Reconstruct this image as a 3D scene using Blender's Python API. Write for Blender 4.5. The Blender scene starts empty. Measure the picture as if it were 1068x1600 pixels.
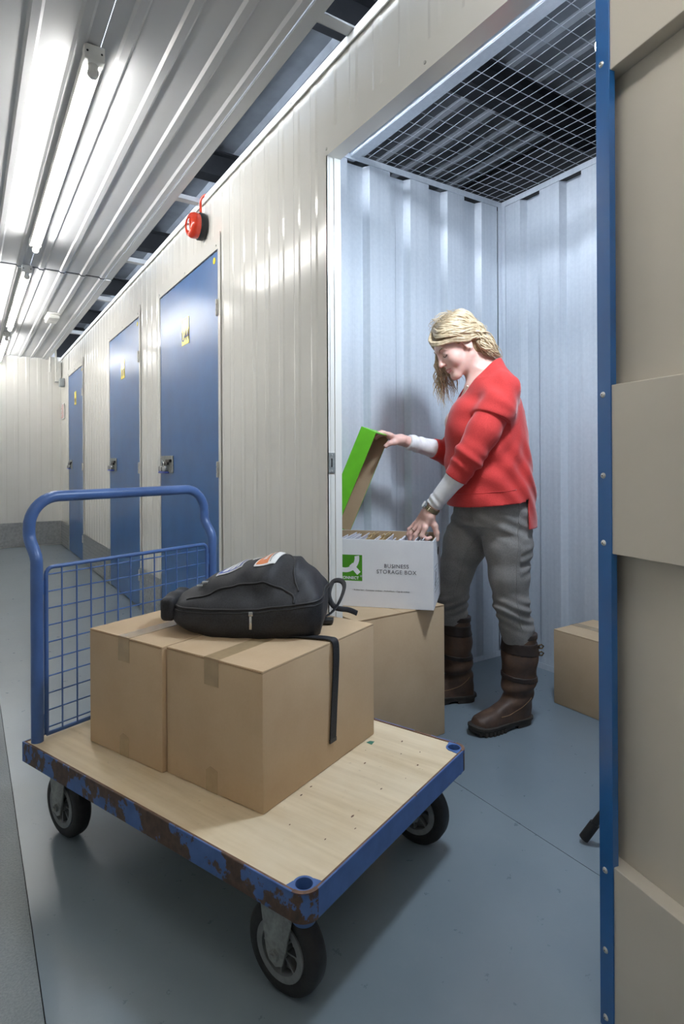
import bpy, bmesh, math, random
import numpy as np
from mathutils import Vector, Matrix

random.seed(7)
np.random.seed(7)
SC = bpy.context.scene
COL = SC.collection
PI = math.pi

# ------------------------------------------------------------------ camera, world, exposure
YAW = math.radians(32.55)
cam_d = bpy.data.cameras.new('camera')
cam = bpy.data.objects.new('camera', cam_d)
COL.objects.link(cam)
cam.location = (0, 0, 1.05)
cam.rotation_mode = 'XYZ'
cam.rotation_euler = (Matrix.Rotation(-YAW, 3, 'Z') @ Matrix.Rotation(PI / 2, 3, 'X') @ Matrix.Rotation(math.radians(-0.28), 3, 'Z')).to_euler()
cam_d.sensor_width = 36
cam_d.lens = 920 / 1600 * 36
cam_d.shift_y = -77 / 1600
cam_d.clip_start = 0.02
SC.camera = cam

world = bpy.data.worlds.new('world')
SC.world = world
world.use_nodes = True
world.node_tree.nodes['Background'].inputs[0].default_value = (0.80, 0.88, 1.0, 1)
world.node_tree.nodes['Background'].inputs[1].default_value = 0.8

SC.view_settings.view_transform = 'Standard'
SC.view_settings.look = 'None'
SC.view_settings.exposure = 0.14
SC.view_settings.gamma = 1.0
SC.view_settings.use_curve_mapping = False

TUBE_STRENGTH = 52.0
TUBE_COLOUR = (1.0, 0.97, 0.925, 1)
LAMP_POWER = 68.0
LAMP_COLOUR = (0.76, 0.87, 1.0)

# ------------------------------------------------------------------ materials
MATS = {}


class NT:
    """small node-tree helper"""
    def __init__(self, name):
        m = bpy.data.materials.new(name)
        m.use_nodes = True
        self.m = m
        self.t = m.node_tree
        self.b = self.t.nodes['Principled BSDF']

    def n(self, typ, **kw):
        x = self.t.nodes.new(typ)
        for k, v in kw.items():
            if k.startswith('i_'):
                key = k[2:]
                key = int(key) if key.isdigit() else key.replace('_', ' ')
                x.inputs[key].default_value = v
            else:
                setattr(x, k, v)
        return x

    def l(self, a, b):
        self.t.links.new(a, b)

    def coords(self, scale=(1, 1, 1), kind='Object'):
        tc = self.n('ShaderNodeTexCoord')
        mp = self.n('ShaderNodeMapping')
        mp.inputs['Scale'].default_value = scale
        self.l(tc.outputs[kind], mp.inputs['Vector'])
        return mp.outputs['Vector']

    def noise(self, vec, scale, detail=4, rough=0.55):
        x = self.n('ShaderNodeTexNoise')
        x.inputs['Scale'].default_value = scale
        x.inputs['Detail'].default_value = detail
        x.inputs['Roughness'].default_value = rough
        self.l(vec, x.inputs['Vector'])
        return x.outputs['Fac']

    def ramp(self, fac, stops, interp='LINEAR'):
        r = self.n('ShaderNodeValToRGB')
        r.color_ramp.interpolation = interp
        e = r.color_ramp.elements
        while len(e) < len(stops):
            e.new(0.5)
        for i, (p, c) in enumerate(stops):
            e[i].position = p
            e[i].color = c if len(c) == 4 else (*c, 1)
        self.l(fac, r.inputs['Fac'])
        return r.outputs['Color']

    def mix(self, fac, a, b, mode='MIX'):
        x = self.n('ShaderNodeMix', data_type='RGBA', blend_type=mode)
        for sock, val in ((x.inputs[0], fac), (x.inputs[6], a), (x.inputs[7], b)):
            if hasattr(val, 'is_output'):
                self.l(val, sock)
            elif isinstance(val, (int, float)):
                sock.default_value = val
            else:
                sock.default_value = val if len(val) == 4 else (*val, 1)
        return x.outputs[2]

    def bump(self, h, strength=0.3, dist=0.002):
        b = self.n('ShaderNodeBump')
        b.inputs['Strength'].default_value = strength
        b.inputs['Distance'].default_value = dist
        self.l(h, b.inputs['Height'])
        self.l(b.outputs['Normal'], self.b.inputs['Normal'])

    def base(self, c):
        if hasattr(c, 'is_output'):
            self.l(c, self.b.inputs['Base Color'])
        else:
            self.b.inputs['Base Color'].default_value = c if len(c) == 4 else (*c, 1)


def srgb(r, g, b):
    f = lambda v: (v / 255 / 12.92) if v / 255 <= 0.04045 else ((v / 255 + 0.055) / 1.055) ** 2.4
    return (f(r), f(g), f(b))


def mat(name, col, rough=0.5, metal=0.0, noise=None, bump=None, spec=None, coat=None, emit=None):
    """plain procedural material: colour modulated by noise, optional bump"""
    if name in MATS:
        return MATS[name]
    k = NT(name)
    k.b.inputs['Roughness'].default_value = rough
    k.b.inputs['Metallic'].default_value = metal
    if spec is not None:
        k.b.inputs['Specular IOR Level'].default_value = spec
    if coat:
        k.b.inputs['Coat Weight'].default_value = coat
        k.b.inputs['Coat Roughness'].default_value = 0.1
    sc, amt = noise if noise else (14.0, 0.06)
    v = k.coords()
    f = k.noise(v, sc)
    lo = tuple(max(0, c * (1 - amt * 2)) for c in col[:3])
    hi = tuple(min(1, c * (1 + amt * 2)) for c in col[:3])
    k.base(k.ramp(f, [(0.3, lo), (0.7, hi)]))
    if bump:
        k.bump(k.noise(v, bump[0], 3), bump[1], bump[2] if len(bump) > 2 else 0.002)
    if emit:
        k.b.inputs['Emission Color'].default_value = (*emit[0][:3], 1)
        k.b.inputs['Emission Strength'].default_value = emit[1]
    MATS[name] = k.m
    return k.m


def make_mats():
    # cream gloss paint on profiled steel
    k = NT('cream_paint')
    v = k.coords()
    f = k.noise(v, 3.0, 3)
    k.base(k.ramp(f, [(0.3, srgb(224, 223, 217)), (0.7, srgb(230, 229, 224))]))
    k.b.inputs['Roughness'].default_value = 0.16
    k.b.inputs['Specular IOR Level'].default_value = 0.5
    k.bump(k.noise(k.coords((1, 1, 0.35)), 9, 2), 0.12, 0.004)
    MATS['cream_paint'] = k.m
    # ceiling: slightly duller
    k = NT('ceiling_paint')
    v = k.coords()
    k.base(k.ramp(k.noise(v, 2.0, 3), [(0.3, srgb(186, 188, 191)), (0.7, srgb(194, 196, 198))]))
    k.b.inputs['Roughness'].default_value = 0.42
    MATS['ceiling_paint'] = k.m
    # blue door paint, fine orange peel
    k = NT('blue_door_paint')
    v = k.coords()
    k.base(k.ramp(k.noise(v, 5, 4), [(0.3, srgb(22, 84, 146)), (0.7, srgb(30, 96, 160))]))
    k.b.inputs['Roughness'].default_value = 0.30
    k.b.inputs['Specular IOR Level'].default_value = 0.85
    k.bump(k.noise(k.coords(), 420, 2), 0.10, 0.001)
    MATS['blue_door_paint'] = k.m
    # galvanised steel, vertical fine streaks and spangle
    k = NT('galvanised_sheet')
    v = k.coords()
    f = k.noise(v, 60, 3)
    s = k.noise(k.coords((55, 55, 0.6)), 1.0, 2)
    c1 = k.ramp(f, [(0.3, srgb(198, 205, 213)), (0.7, srgb(211, 217, 224))])
    k.base(k.mix(0.4, c1, k.ramp(s, [(0.3, srgb(190, 197, 206)), (0.7, srgb(214, 220, 227))])))
    k.b.inputs['Metallic'].default_value = 0.2
    k.b.inputs['Roughness'].default_value = 0.42
    k.bump(s, 0.04, 0.001)
    MATS['galvanised_sheet'] = k.m
    # floor paint
    k = NT('floor_paint')
    v = k.coords()
    big = k.noise(v, 1.7, 5)
    fine = k.noise(v, 260, 2)
    mid = k.noise(v, 22, 5, 0.7)
    c1 = k.ramp(big, [(0.3, srgb(112, 125, 134)), (0.7, srgb(124, 136, 144))])
    c2 = k.mix(k.ramp(mid, [(0.55, (0, 0, 0)), (0.8, (0.10, 0.10, 0.10))]), c1, srgb(148, 156, 162))
    k.base(c2)
    rr = k.ramp(mid, [(0.3, (0.27, 0.27, 0.27)), (0.7, (0.31, 0.31, 0.31))])
    k.l(rr, k.b.inputs['Roughness'])
    k.bump(fine, 0.12, 0.001)
    MATS['floor_paint'] = k.m
    # anti-slip floor paint (coarser grit)
    k = NT('floor_grit_paint')
    v = k.coords()
    big = k.noise(v, 2.2, 5)
    fine = k.noise(v, 190, 3)
    c1 = k.ramp(big, [(0.3, srgb(102, 112, 118)), (0.7, srgb(120, 128, 132))])
    k.base(k.mix(0.25, c1, k.ramp(fine, [(0.35, srgb(88, 98, 104)), (0.65, srgb(146, 152, 154))])))
    k.b.inputs['Roughness'].default_value = 0.36
    k.bump(fine, 0.55, 0.003)
    MATS['floor_grit_paint'] = k.m

    # cardboard, fluted
    def card(name, a, b):
        k = NT(name)
        v = k.coords()
        f = k.noise(v, 7, 5)
        fi = k.noise(k.coords((1, 1, 1)), 160, 2)
        c = k.mix(0.2, k.ramp(f, [(0.3, a), (0.7, b)]), k.ramp(fi, [(0.3, a), (0.7, b)]))
        k.base(c)
        k.b.inputs['Roughness'].default_value = 0.78
        k.b.inputs['Specular IOR Level'].default_value = 0.25
        fl = k.noise(k.coords((90, 90, 2)), 1.0, 2)
        k.bump(fl, 0.05, 0.002)
        MATS[name] = k.m
    card('cardboard', srgb(186, 161, 130), srgb(197, 173, 142))
    card('cardboard_dark', srgb(150, 122, 92), srgb(166, 138, 106))
    card('cardboard_inside', srgb(176, 152, 122), srgb(192, 168, 138))
    card('white_card', srgb(226, 226, 230), srgb(236, 236, 238))
    # plywood deck with grain and grime
    k = NT('plywood')
    g = k.noise(k.coords((45, 3.0, 20)), 1.0, 5, 0.6)
    big = k.noise(k.coords(), 5, 5, 0.65)
    dirt = k.noise(k.coords(), 42, 4, 0.7)
    c1 = k.ramp(g, [(0.3, srgb(205, 184, 148)), (0.7, srgb(226, 208, 176))])
    c2 = k.mix(k.ramp(big, [(0.35, (0, 0, 0)), (0.75, (0.45, 0.45, 0.45))]), c1, srgb(232, 222, 200))
    c3 = k.mix(k.ramp(dirt, [(0.66, (0, 0, 0)), (0.78, (0.55, 0.55, 0.55))]), c2, srgb(120, 100, 78))
    k.base(c3)
    k.b.inputs['Roughness'].default_value = 0.55
    k.bump(g, 0.08, 0.001)
    MATS['plywood'] = k.m
    # blue trolley paint: intact
    mat('trolley_blue', srgb(70, 102, 158), 0.36, noise=(9, 0.08), bump=(60, 0.05))
    # chipped blue paint over rust
    k = NT('chipped_blue')
    v = k.coords()
    f = k.noise(v, 13, 6, 0.62)
    r2 = k.noise(v, 60, 4)
    rust = k.ramp(r2, [(0.3, srgb(58, 45, 38)), (0.7, srgb(92, 70, 55))])
    blue = k.ramp(k.noise(v, 20, 3), [(0.3, srgb(58, 90, 146)), (0.7, srgb(78, 110, 168))])
    k.base(k.mix(k.ramp(f, [(0.49, (0, 0, 0)), (0.51, (1, 1, 1))]), blue, rust))
    k.b.inputs['Roughness'].default_value = 0.5
    k.bump(f, 0.15, 0.002)
    MATS['chipped_blue'] = k.m
    k = NT('lightly_chipped_blue')
    v = k.coords()
    f = k.noise(v, 15, 6, 0.65)
    rust = k.ramp(k.noise(v, 60, 4), [(0.3, srgb(66, 48, 38)), (0.7, srgb(104, 76, 56))])
    blue = k.ramp(k.noise(v, 20, 3), [(0.3, srgb(58, 90, 146)), (0.7, srgb(72, 106, 166))])
    k.base(k.mix(k.ramp(f, [(0.64, (0, 0, 0)), (0.66, (1, 1, 1))]), blue, rust))
    k.b.inputs['Roughness'].default_value = 0.45
    MATS['lightly_chipped_blue'] = k.m
    mat('rust_edge', srgb(110, 82, 66), 0.7, noise=(50, 0.18))
    mat('rubber', (0.012, 0.012, 0.013), 0.6, noise=(60, 0.2), bump=(120, 0.2))
    mat('grey_wheel', srgb(120, 124, 126), 0.5, noise=(40, 0.08))
    mat('zinc', srgb(150, 154, 152), 0.45, 0.5, noise=(70, 0.12))
    mat('chrome', srgb(190, 192, 194), 0.22, 0.9)
    mat('screw_zinc', srgb(206, 206, 202), 0.3, 0.6)
    mat('dark_gap', (0.01, 0.01, 0.012), 0.9)
    mat('tape', srgb(170, 148, 116), 0.2, noise=(30, 0.05))
    mat('red_plastic', srgb(208, 58, 30), 0.25, coat=0.4)
    mat('black_plastic', (0.018, 0.018, 0.02), 0.4)
    mat('white_plastic', srgb(226, 226, 222), 0.35)
    mat('grey_plastic', srgb(150, 156, 160), 0.4)
    mat('black_nylon', (0.014, 0.015, 0.019), 0.62, noise=(260, 0.25), bump=(420, 0.25, 0.001))
    mat('black_piping', (0.010, 0.010, 0.012), 0.5)
    mat('green_print', srgb(70, 146, 24), 0.5, noise=(30, 0.04))
    mat('green_card', srgb(104, 192, 36), 0.45, noise=(20, 0.04))
    mat('green_mark', srgb(70, 130, 110), 0.6)
    mat('ink', srgb(70, 70, 78), 0.6)
    mat('white_ink', srgb(232, 232, 236), 0.6)
    mat('paper', srgb(232, 233, 240), 0.7, noise=(30, 0.03))
    mat('manila', srgb(204, 178, 132), 0.7)
    mat('label_yellow', srgb(238, 216, 40), 0.25)
    mat('label_white', srgb(240, 240, 238), 0.3)
    mat('label_blue', srgb(74, 92, 176), 0.4)
    mat('label_orange', srgb(216, 128, 74), 0.4)
    mat('sign_pink', srgb(216, 150, 144), 0.5)
    mat('roof_sheet', srgb(150, 156, 162), 0.5, 0.1, noise=(6, 0.08))
    mat('roof_beam', srgb(46, 48, 52), 0.6)
    mat('wire_zinc', srgb(186, 192, 200), 0.35, 0.5)
    mat('tread_plate', srgb(176, 178, 178), 0.32, 0.8, noise=(40, 0.08))
    mat('stand_black', (0.012, 0.012, 0.013), 0.4)
    mat('door_liner', srgb(196, 190, 178), 0.45, noise=(3, 0.02))
    mat('tube_glass', (1, 1, 1), 0.4, emit=(TUBE_COLOUR, TUBE_STRENGTH))
    mat('added_roof_glow', srgb(214, 222, 226), 0.5, emit=((0.84, 0.90, 1.0, 1), 26.0))  # glow added to lift the dark roof underside, no real source
    mat('bulb_glass', (1, 1, 1), 0.4, emit=((*LAMP_COLOUR, 1), 60.0))


make_mats()


# ------------------------------------------------------------------ mesh helpers
class MB:
    """collects shapes; build() links them as one mesh object"""
    def __init__(self):
        self.v = []
        self.f = []

    def add(self, vs, fs):
        o = len(self.v)
        self.v.extend([tuple(p) for p in vs])
        self.f.extend([tuple(i + o for i in q) for q in fs])
        return self

    def box(self, x0, x1, y0, y1, z0, z1, m=None):
        vs = [Vector((x, y, z)) for z in (z0, z1) for y in (y0, y1) for x in (x0, x1)]
        if m is not None:
            vs = [m @ p for p in vs]
        return self.add(vs, [(0, 2, 3, 1), (4, 5, 7, 6), (0, 1, 5, 4), (2, 6, 7, 3), (0, 4, 6, 2), (1, 3, 7, 5)])

    def bbox(self, x0, x1, y0, y1, z0, z1, b=0.003, seg=2, m=None):
        """box with bevelled edges"""
        bm = bmesh.new()
        bmesh.ops.create_cube(bm, size=1)
        for p in bm.verts:
            p.co = Vector(((x0 + x1) / 2 + p.co.x * (x1 - x0), (y0 + y1) / 2 + p.co.y * (y1 - y0), (z0 + z1) / 2 + p.co.z * (z1 - z0)))
        bmesh.ops.bevel(bm, geom=list(bm.edges), offset=b, segments=seg, profile=0.5, affect='EDGES')
        if m is not None:
            bmesh.ops.transform(bm, matrix=m, verts=bm.verts)
        bm.verts.index_update()
        self.add([p.co.copy() for p in bm.verts], [[p.index for p in f.verts] for f in bm.faces])
        bm.free()
        return self

    def tube(self, path, r, seg=10, closed=False, cap=True, flat=None):
        """sweep a circle (or ellipse: r=(a,b)) along a path; r may be a list per point"""
        pts = [Vector(p) for p in path]
        n = len(pts)
        rings = []
        up = None
        for i, p in enumerate(pts):
            if closed:
                t = pts[(i + 1) % n] - pts[i - 1]
            else:
                t = pts[min(i + 1, n - 1)] - pts[max(i - 1, 0)]
            if t.length < 1e-9:
                t = Vector((0, 0, 1))
            t.normalize()
            if up is None:
                up = Vector((0, 0, 1)) if abs(t.z) < 0.9 else Vector((1, 0, 0))
                if flat is not None:
                    up = Vector(flat)
            a = up - t * up.dot(t)
            if a.length < 1e-6:
                a = t.orthogonal()
            a.normalize()
            up = a
            b = t.cross(a)
            rr = r[i] if isinstance(r, list) else r
            ra, rb = rr if isinstance(rr, tuple) else (rr, rr)
            rings.append([p + a * math.cos(2 * PI * k / seg) * ra + b * math.sin(2 * PI * k / seg) * rb for k in range(seg)])
        vs = [q for ring in rings for q in ring]
        fs = []
        m = n if closed else n - 1
        for i in range(m):
            j = (i + 1) % n
            for k in range(seg):
                k2 = (k + 1) % seg
                fs.append((i * seg + k, i * seg + k2, j * seg + k2, j * seg + k))
        if cap and not closed:
            fs.append(tuple(range(seg - 1, -1, -1)))
            fs.append(tuple((n - 1) * seg + k for k in range(seg)))
        return self.add(vs, fs)

    def cyl(self, p0, p1, r0, r1=None, seg=24):
        r1 = r0 if r1 is None else r1
        return self.tube([p0, p1], [r0, r1], seg)

    def lathe(self, prof, axis_p=(0, 0, 0), m=None, seg=32):
        """prof: list of (r, z) revolved about z"""
        vs, fs = [], []
        for r, z in prof:
            for k in range(seg):
                p = Vector((r * math.cos(2 * PI * k / seg), r * math.sin(2 * PI * k / seg), z))
                if m is not None:
                    p = m @ p
                vs.append(p + Vector(axis_p))
        n = len(prof)
        for i in range(n - 1):
            for k in range(seg):
                k2 = (k + 1) % seg
                fs.append((i * seg + k, i * seg + k2, (i + 1) * seg + k2, (i + 1) * seg + k))
        if prof[0][0] > 1e-5 and prof[0] != prof[-1]:
            fs.append(tuple(range(seg - 1, -1, -1)))
        if prof[-1][0] > 1e-5 and prof[0] != prof[-1]:
            fs.append(tuple((n - 1) * seg + k for k in range(seg)))
        return self.add(vs, fs)

    def prism(self, poly, axis, a, b, m=None):
        """2-D polygon extruded along an axis: axis 'x': poly=(y,z); 'y': (x,z); 'z': (x,y)"""
        def P(u, v, w):
            p = {'x': Vector((w, u, v)), 'y': Vector((u, w, v)), 'z': Vector((u, v, w))}[axis]
            return m @ p if m is not None else p
        n = len(poly)
        vs = [P(u, v, a) for u, v in poly] + [P(u, v, b) for u, v in poly]
        fs = [(i, (i + 1) % n, n + (i + 1) % n, n + i) for i in range(n)]
        fs += [tuple(range(n - 1, -1, -1)), tuple(range(n, 2 * n))]
        return self.add(vs, fs)

    def build(self, name, material, parent=None, smooth=False, angle=40, recalc=True):
        me = bpy.data.meshes.new(name)
        me.from_pydata([tuple(p) for p in self.v], [], self.f)
        if recalc:
            bm = bmesh.new()
            bm.from_mesh(me)
            bmesh.ops.recalc_face_normals(bm, faces=bm.faces)
            bm.to_mesh(me)
            bm.free()
        me.materials.append(MATS[material] if isinstance(material, str) else material)
        if smooth:
            me.shade_smooth()
            if angle < 180:
                me.set_sharp_from_angle(angle=math.radians(angle))
        me.update()
        o = bpy.data.objects.new(name, me)
        COL.objects.link(o)
        if parent is not None:
            o.parent = parent
        return o


def tag(o, label=None, cat=None, group=None, kind=None):
    if label:
        o['label'] = label
    if cat:
        o['category'] = cat
    if group:
        o['group'] = group
    if kind:
        o['kind'] = kind
    return o


def thing(name, label, cat, loc=(0, 0, 0), rz=0.0, group=None, kind=None):
    o = bpy.data.objects.new(name, None)
    o.empty_display_size = 0.1
    COL.objects.link(o)
    o.location = loc
    o.rotation_euler = (0, 0, rz)
    return tag(o, label, cat, group, kind)


def copy_part(src, parent, loc=None, rot=None, scale=None):
    o = src.copy()
    COL.objects.link(o)
    o.parent = parent
    if loc is not None:
        o.location = loc
    if rot is not None:
        o.rotation_euler = rot
    if scale is not None:
        o.scale = scale
    return o


def text_mesh(name, body, size, material, parent, matrix, extrude=0.0002, align='LEFT', spacing=1.0, offset=0.0):
    cu = bpy.data.curves.new(name, 'FONT')
    cu.body = body
    cu.size = size
    cu.align_x = align
    cu.align_y = 'CENTER'
    cu.extrude = extrude
    cu.space_character = spacing
    cu.offset = offset
    tmp = bpy.data.objects.new(name, cu)
    COL.objects.link(tmp)
    dg = bpy.context.evaluated_depsgraph_get()
    me = bpy.data.meshes.new_from_object(tmp.evaluated_get(dg))
    bpy.data.objects.remove(tmp)
    bpy.data.curves.remove(cu)
    me.transform(matrix)
    me.materials.clear()
    me.materials.append(MATS[material])
    me.name = name
    o = bpy.data.objects.new(name, me)
    COL.objects.link(o)
    o.parent = parent
    return o


def profile_solid(pts, thick):
    """open 2-D profile -> closed polygon strip of small thickness (offset along second axis)"""
    return [(a, b) for a, b in pts] + [(a, b + thick) for a, b in reversed(pts)]


def rib_profile(s0, s1, period, rib, web, depth, phase=0.0):
    """profiled sheet: pans at 0, ribs raised to -depth (towards the viewer)"""
    pts = [(s0, 0.0)]
    k = math.floor((s0 - phase) / period)
    while True:
        c = phase + k * period
        for ds, d in ((-rib / 2 - web, 0), (-rib / 2, -depth), (rib / 2, -depth), (rib / 2 + web, 0)):
            s = c + ds
            if s0 + 1e-4 < s < s1 - 1e-4:
                pts.append((s, d))
        if c > s1 + period:
            break
        k += 1
    pts.append((s1, pts[-1][1]))
    pts[0] = (s0, pts[1][1] if len(pts) > 2 else 0.0)
    return pts
# ------------------------------------------------------------------ the setting
WX = 1.06            # corridor face of the unit fronts
WTOP = 2.43
DTOP = 2.11
YEND = 8.5
LEFTX = -0.85
YBACK = -2.6
OPEN0, OPEN1 = 0.70, 1.735
DOORS = [(2.775, 3.81), (4.345, 5.39), (6.78, 7.80)]


def sheet_y(name, y0, y1, z0, z1, parent, x=WX, phase=0.02, mat_='cream_paint', period=0.13, rib=0.03, web=0.012, depth=0.0026):
    """vertical profiled sheet in the plane x = const, ribs towards -x"""
    pr = rib_profile(y0, y1, period, rib, web, depth, phase)
    poly = [(x + d, y) for y, d in pr] + [(x + d + 0.0015, y) for y, d in reversed(pr)]
    return MB().prism(poly, 'z', z0, z1).build(name, mat_, parent)


def sheet_x(name, x0, x1, z0, z1, parent, y, sgn=1, phase=0.02, mat_='cream_paint', period=0.13, rib=0.03, web=0.012, depth=0.0026):
    """vertical profiled sheet in the plane y = const; sgn=+1: ribs towards -y"""
    pr = rib_profile(x0, x1, period, rib, web, depth, phase)
    poly = [(u, y + sgn * d) for u, d in pr] + [(u, y + sgn * (d + 0.0015)) for u, d in reversed(pr)]
    return MB().prism(poly, 'z', z0, z1).build(name, mat_, parent)


def setting():
    # floor: three painted slabs with open joints
    floor = MB().box(LEFTX - 0.1, 2.9, YBACK - 0.1, YEND + 0.1, -0.12, -0.004).build('floor', 'dark_gap')
    tag(floor, kind='structure')
    for a, b, mm in ((LEFTX - 0.1, 0.1205, 'floor_grit_paint'), (0.1225, 1.348, 'floor_paint'), (1.350, 2.9, 'floor_paint')):
        MB().box(a, b, YBACK - 0.1, YEND + 0.1, -0.004, 0.0).build('floor_slab', mm, floor)

    # right wall with door openings
    wall = thing('wall_right', None, None, kind='structure')
    ys = [YBACK, OPEN0, OPEN1]
    full = [(YBACK, OPEN0), (OPEN1, DOORS[0][0]), (DOORS[0][1], DOORS[1][0]), (DOORS[1][1], DOORS[2][0]), (DOORS[2][1], YEND)]
    for a, b in full:
        sheet_y('cladding_sheet', a, b, 0.0, WTOP, wall)
    for a, b in [(OPEN0, OPEN1)] + DOORS:
        sheet_y('cladding_sheet', a, b, DTOP, WTOP, wall)
    # capping along the top, in lengths
    y = YBACK
    while y < YEND:
        e = min(y + 1.11, YEND)
        MB().prism([(WX - 0.013, WTOP + 0.006), (WX + 0.05, WTOP + 0.006), (WX + 0.05, WTOP + 0.002), (WX - 0.009, WTOP + 0.002),
                    (WX - 0.009, WTOP - 0.026), (WX - 0.013, WTOP - 0.026)], 'y', y + 0.001, e - 0.001).build('capping', 'cream_paint', wall)
        for q in (0.15, 0.55, 0.95):
            if y + q < e:
                MB().cyl((WX - 0.016, y + q, WTOP - 0.012), (WX - 0.013, y + q, WTOP - 0.012), 0.005, seg=8).build('screw', 'screw_zinc', wall)
        y = e
    # door surrounds: flat flashing on three sides of each closed door and the open unit
    for (a, b) in DOORS + [(OPEN0, OPEN1)]:
        x0, x1 = WX - 0.010, WX - 0.007
        MB().box(x0, x1, a - 0.03, b + 0.03, DTOP, DTOP + 0.075).build('flashing', 'cream_paint', wall)
        MB().box(x0, x1, b, b + 0.03, 0, DTOP).build('flashing', 'cream_paint', wall)
        if a != OPEN0:
            MB().box(x0, x1, a - 0.03, a, 0, DTOP).build('flashing', 'cream_paint', wall)
        for q in (a + 0.02, (a + b) / 2, b - 0.0):
            MB().cyl((x0 - 0.003, q, DTOP + 0.02), (x0, q, DTOP + 0.02), 0.005, seg=8).build('screw', 'screw_zinc', wall)
    # opening reveal: head and left jamb of the open unit
    t1 = MB()
    t1.box(WX - 0.010, WX + 0.045, OPEN0 - 0.02, OPEN1 + 0.03, DTOP - 0.003, DTOP)
    t1.build('trim_1', 'cream_paint')['kind'] = 'structure'
    t2 = MB()
    t2.box(WX - 0.010, WX + 0.045, OPEN1 + 0.0, OPEN1 + 0.003, 0, DTOP - 0.003)
    t2.box(WX + 0.019, WX + 0.045, OPEN1 - 0.003, OPEN1, 0, DTOP - 0.003)
    o = t2.build('trim_2', 'cream_paint')
    o['kind'] = 'structure'
    sp = MB().bbox(WX - 0.009, WX + 0.017, OPEN1 - 0.004, OPEN1, 1.015, 1.085, 0.001).build('strike_plate', 'zinc', o)
    MB().bbox(WX + 0.001, WX + 0.006, OPEN1 - 0.0045, OPEN1 - 0.002, 1.035, 1.065, 0.0005).build('strike_slot', 'dark_gap', sp)
    for q in (1.022, 1.078):
        MB().cyl((WX + 0.004, OPEN1 - 0.006, q), (WX + 0.004, OPEN1 - 0.003, q), 0.003, seg=8).build('screw', 'screw_zinc', sp)
    # blue post on the hinge side
    t3 = MB()
    t3.box(WX - 0.006, WX + 0.045, OPEN0 - 0.004, OPEN0, 0, DTOP - 0.003)
    t3.box(WX - 0.010, WX - 0.006, OPEN0 - 0.03, OPEN0, 0, DTOP)
    t3.build('trim_3', 'blue_door_paint')['kind'] = 'structure'

    # end wall, back wall, left wall
    we = thing('wall_end', None, None, kind='structure')
    x = LEFTX
    for x1 in (0.15, WX):
        sheet_x('cladding_sheet', x, x1, 0.0, 2.45, we, YEND)
        x = x1
    wb = thing('wall_back', None, None, kind='structure')
    sheet_x('cladding_sheet', LEFTX, WX, 0.0, 2.45, wb, YBACK, sgn=-1)
    wl = thing('wall_left', None, None, kind='structure')
    y = YBACK
    while y < YEND - 0.01:
        e = min(y + 1.85, YEND)
        pr = rib_profile(y, e, 0.13, 0.03, 0.012, 0.0026, 0.02)
        poly = [(LEFTX - d, q) for q, d in pr] + [(LEFTX - d - 0.0015, q) for q, d in reversed(pr)]
        MB().prism(poly, 'z', 0, 2.45).build('cladding_sheet', 'cream_paint', wl)
        y = e

    # tread-plate kick plates
    def tread(parent_name, a, b, plane, horizontal):
        """plate with staggered raised lozenges"""
        m = MB()
        pl = MB()
        if horizontal:      # plate in x = const, from y=a to b
            pl.box(plane - 0.0035, plane, a, b, 0.012, 0.31)
        else:
            pl.box(a, b, plane - 0.0035, plane, 0.012, 0.31)
        base = pl.build(parent_name, 'tread_plate')
        base['kind'] = 'structure'
        st = 0.034
        ni = int((b - a) / st)
        for i in range(ni):
            for j in range(8):
                c = a + (i + 0.5) * st
                z = 0.03 + j * 0.0365
                ang = 0.8 if (i + j) % 2 else -0.8
                L, W, T = 0.017, 0.0055, 0.0028
                ca, sa = math.cos(ang), math.sin(ang)
                ring = [(L, 0), (0, W), (-L, 0), (0, -W)]
                vs = []
                for u, v in ring:
                    s, t = u * ca - v * sa, u * sa + v * ca
                    vs.append((plane - 0.0035, c + s, z + t) if horizontal else (c + s, plane - 0.0035, z + t))
                vs.append((plane - 0.0035 - T, c, z) if horizontal else (c, plane - 0.0035 - T, z))
                m.add(vs, [(0, 1, 4), (1, 2, 4), (2, 3, 4), (3, 0, 4)])
        o = m.build('raised_tread', 'tread_plate', base)
        o['kind'] = 'stuff'
    tread('baseboard_end', LEFTX + 0.01, WX - 0.02, YEND - 0.008, False)
    for i, (a, b) in enumerate(full[1:]):
        tread('baseboard_right_%d' % (i + 1), a + 0.003, b - 0.003 if i < 3 else b - 0.015, WX - 0.011, True)

    # ceiling over the corridor
    ceil = thing('ceiling', None, None, kind='structure')
    CZ = 2.42
    joints = [YBACK, 1.28, 3.925, 4.592, 7.75, YEND]
    for i in range(len(joints) - 1):
        a, b = joints[i], joints[i + 1]
        dz = 0.0 if i % 2 == 0 else -0.006
        for xa, xb in ((LEFTX, 0.376), (0.378, 0.873)):
            pr = rib_profile(xa, xb, 0.1335, 0.024, 0.009, 0.009, 0.449)
            poly = [(u, CZ + dz + d) for u, d in pr] + [(u, CZ + dz + d + 0.0015) for u, d in reversed(pr)]
            MB().prism(poly, 'y', a + 0.006, b - 0.006).build('ceiling_sheet', 'ceiling_paint', ceil)
        # dark strip painted in as the shadow gap at the sheet joint
        if 0 < i:
            MB().box(LEFTX, 0.873, a - 0.012, a + 0.012, CZ + 0.002, CZ + 0.012).build('joint_shadow_strip', 'dark_gap', ceil)
        MB().prism([(0.868, CZ - 0.012 + dz), (0.913, CZ - 0.012 + dz), (0.913, CZ + 0.045), (0.909, CZ + 0.045), (0.909, CZ - 0.008 + dz), (0.868, CZ - 0.008 + dz)],
                   'y', a + 0.001, b - 0.001).build('edge_angle', 'ceiling_paint', ceil)

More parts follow.
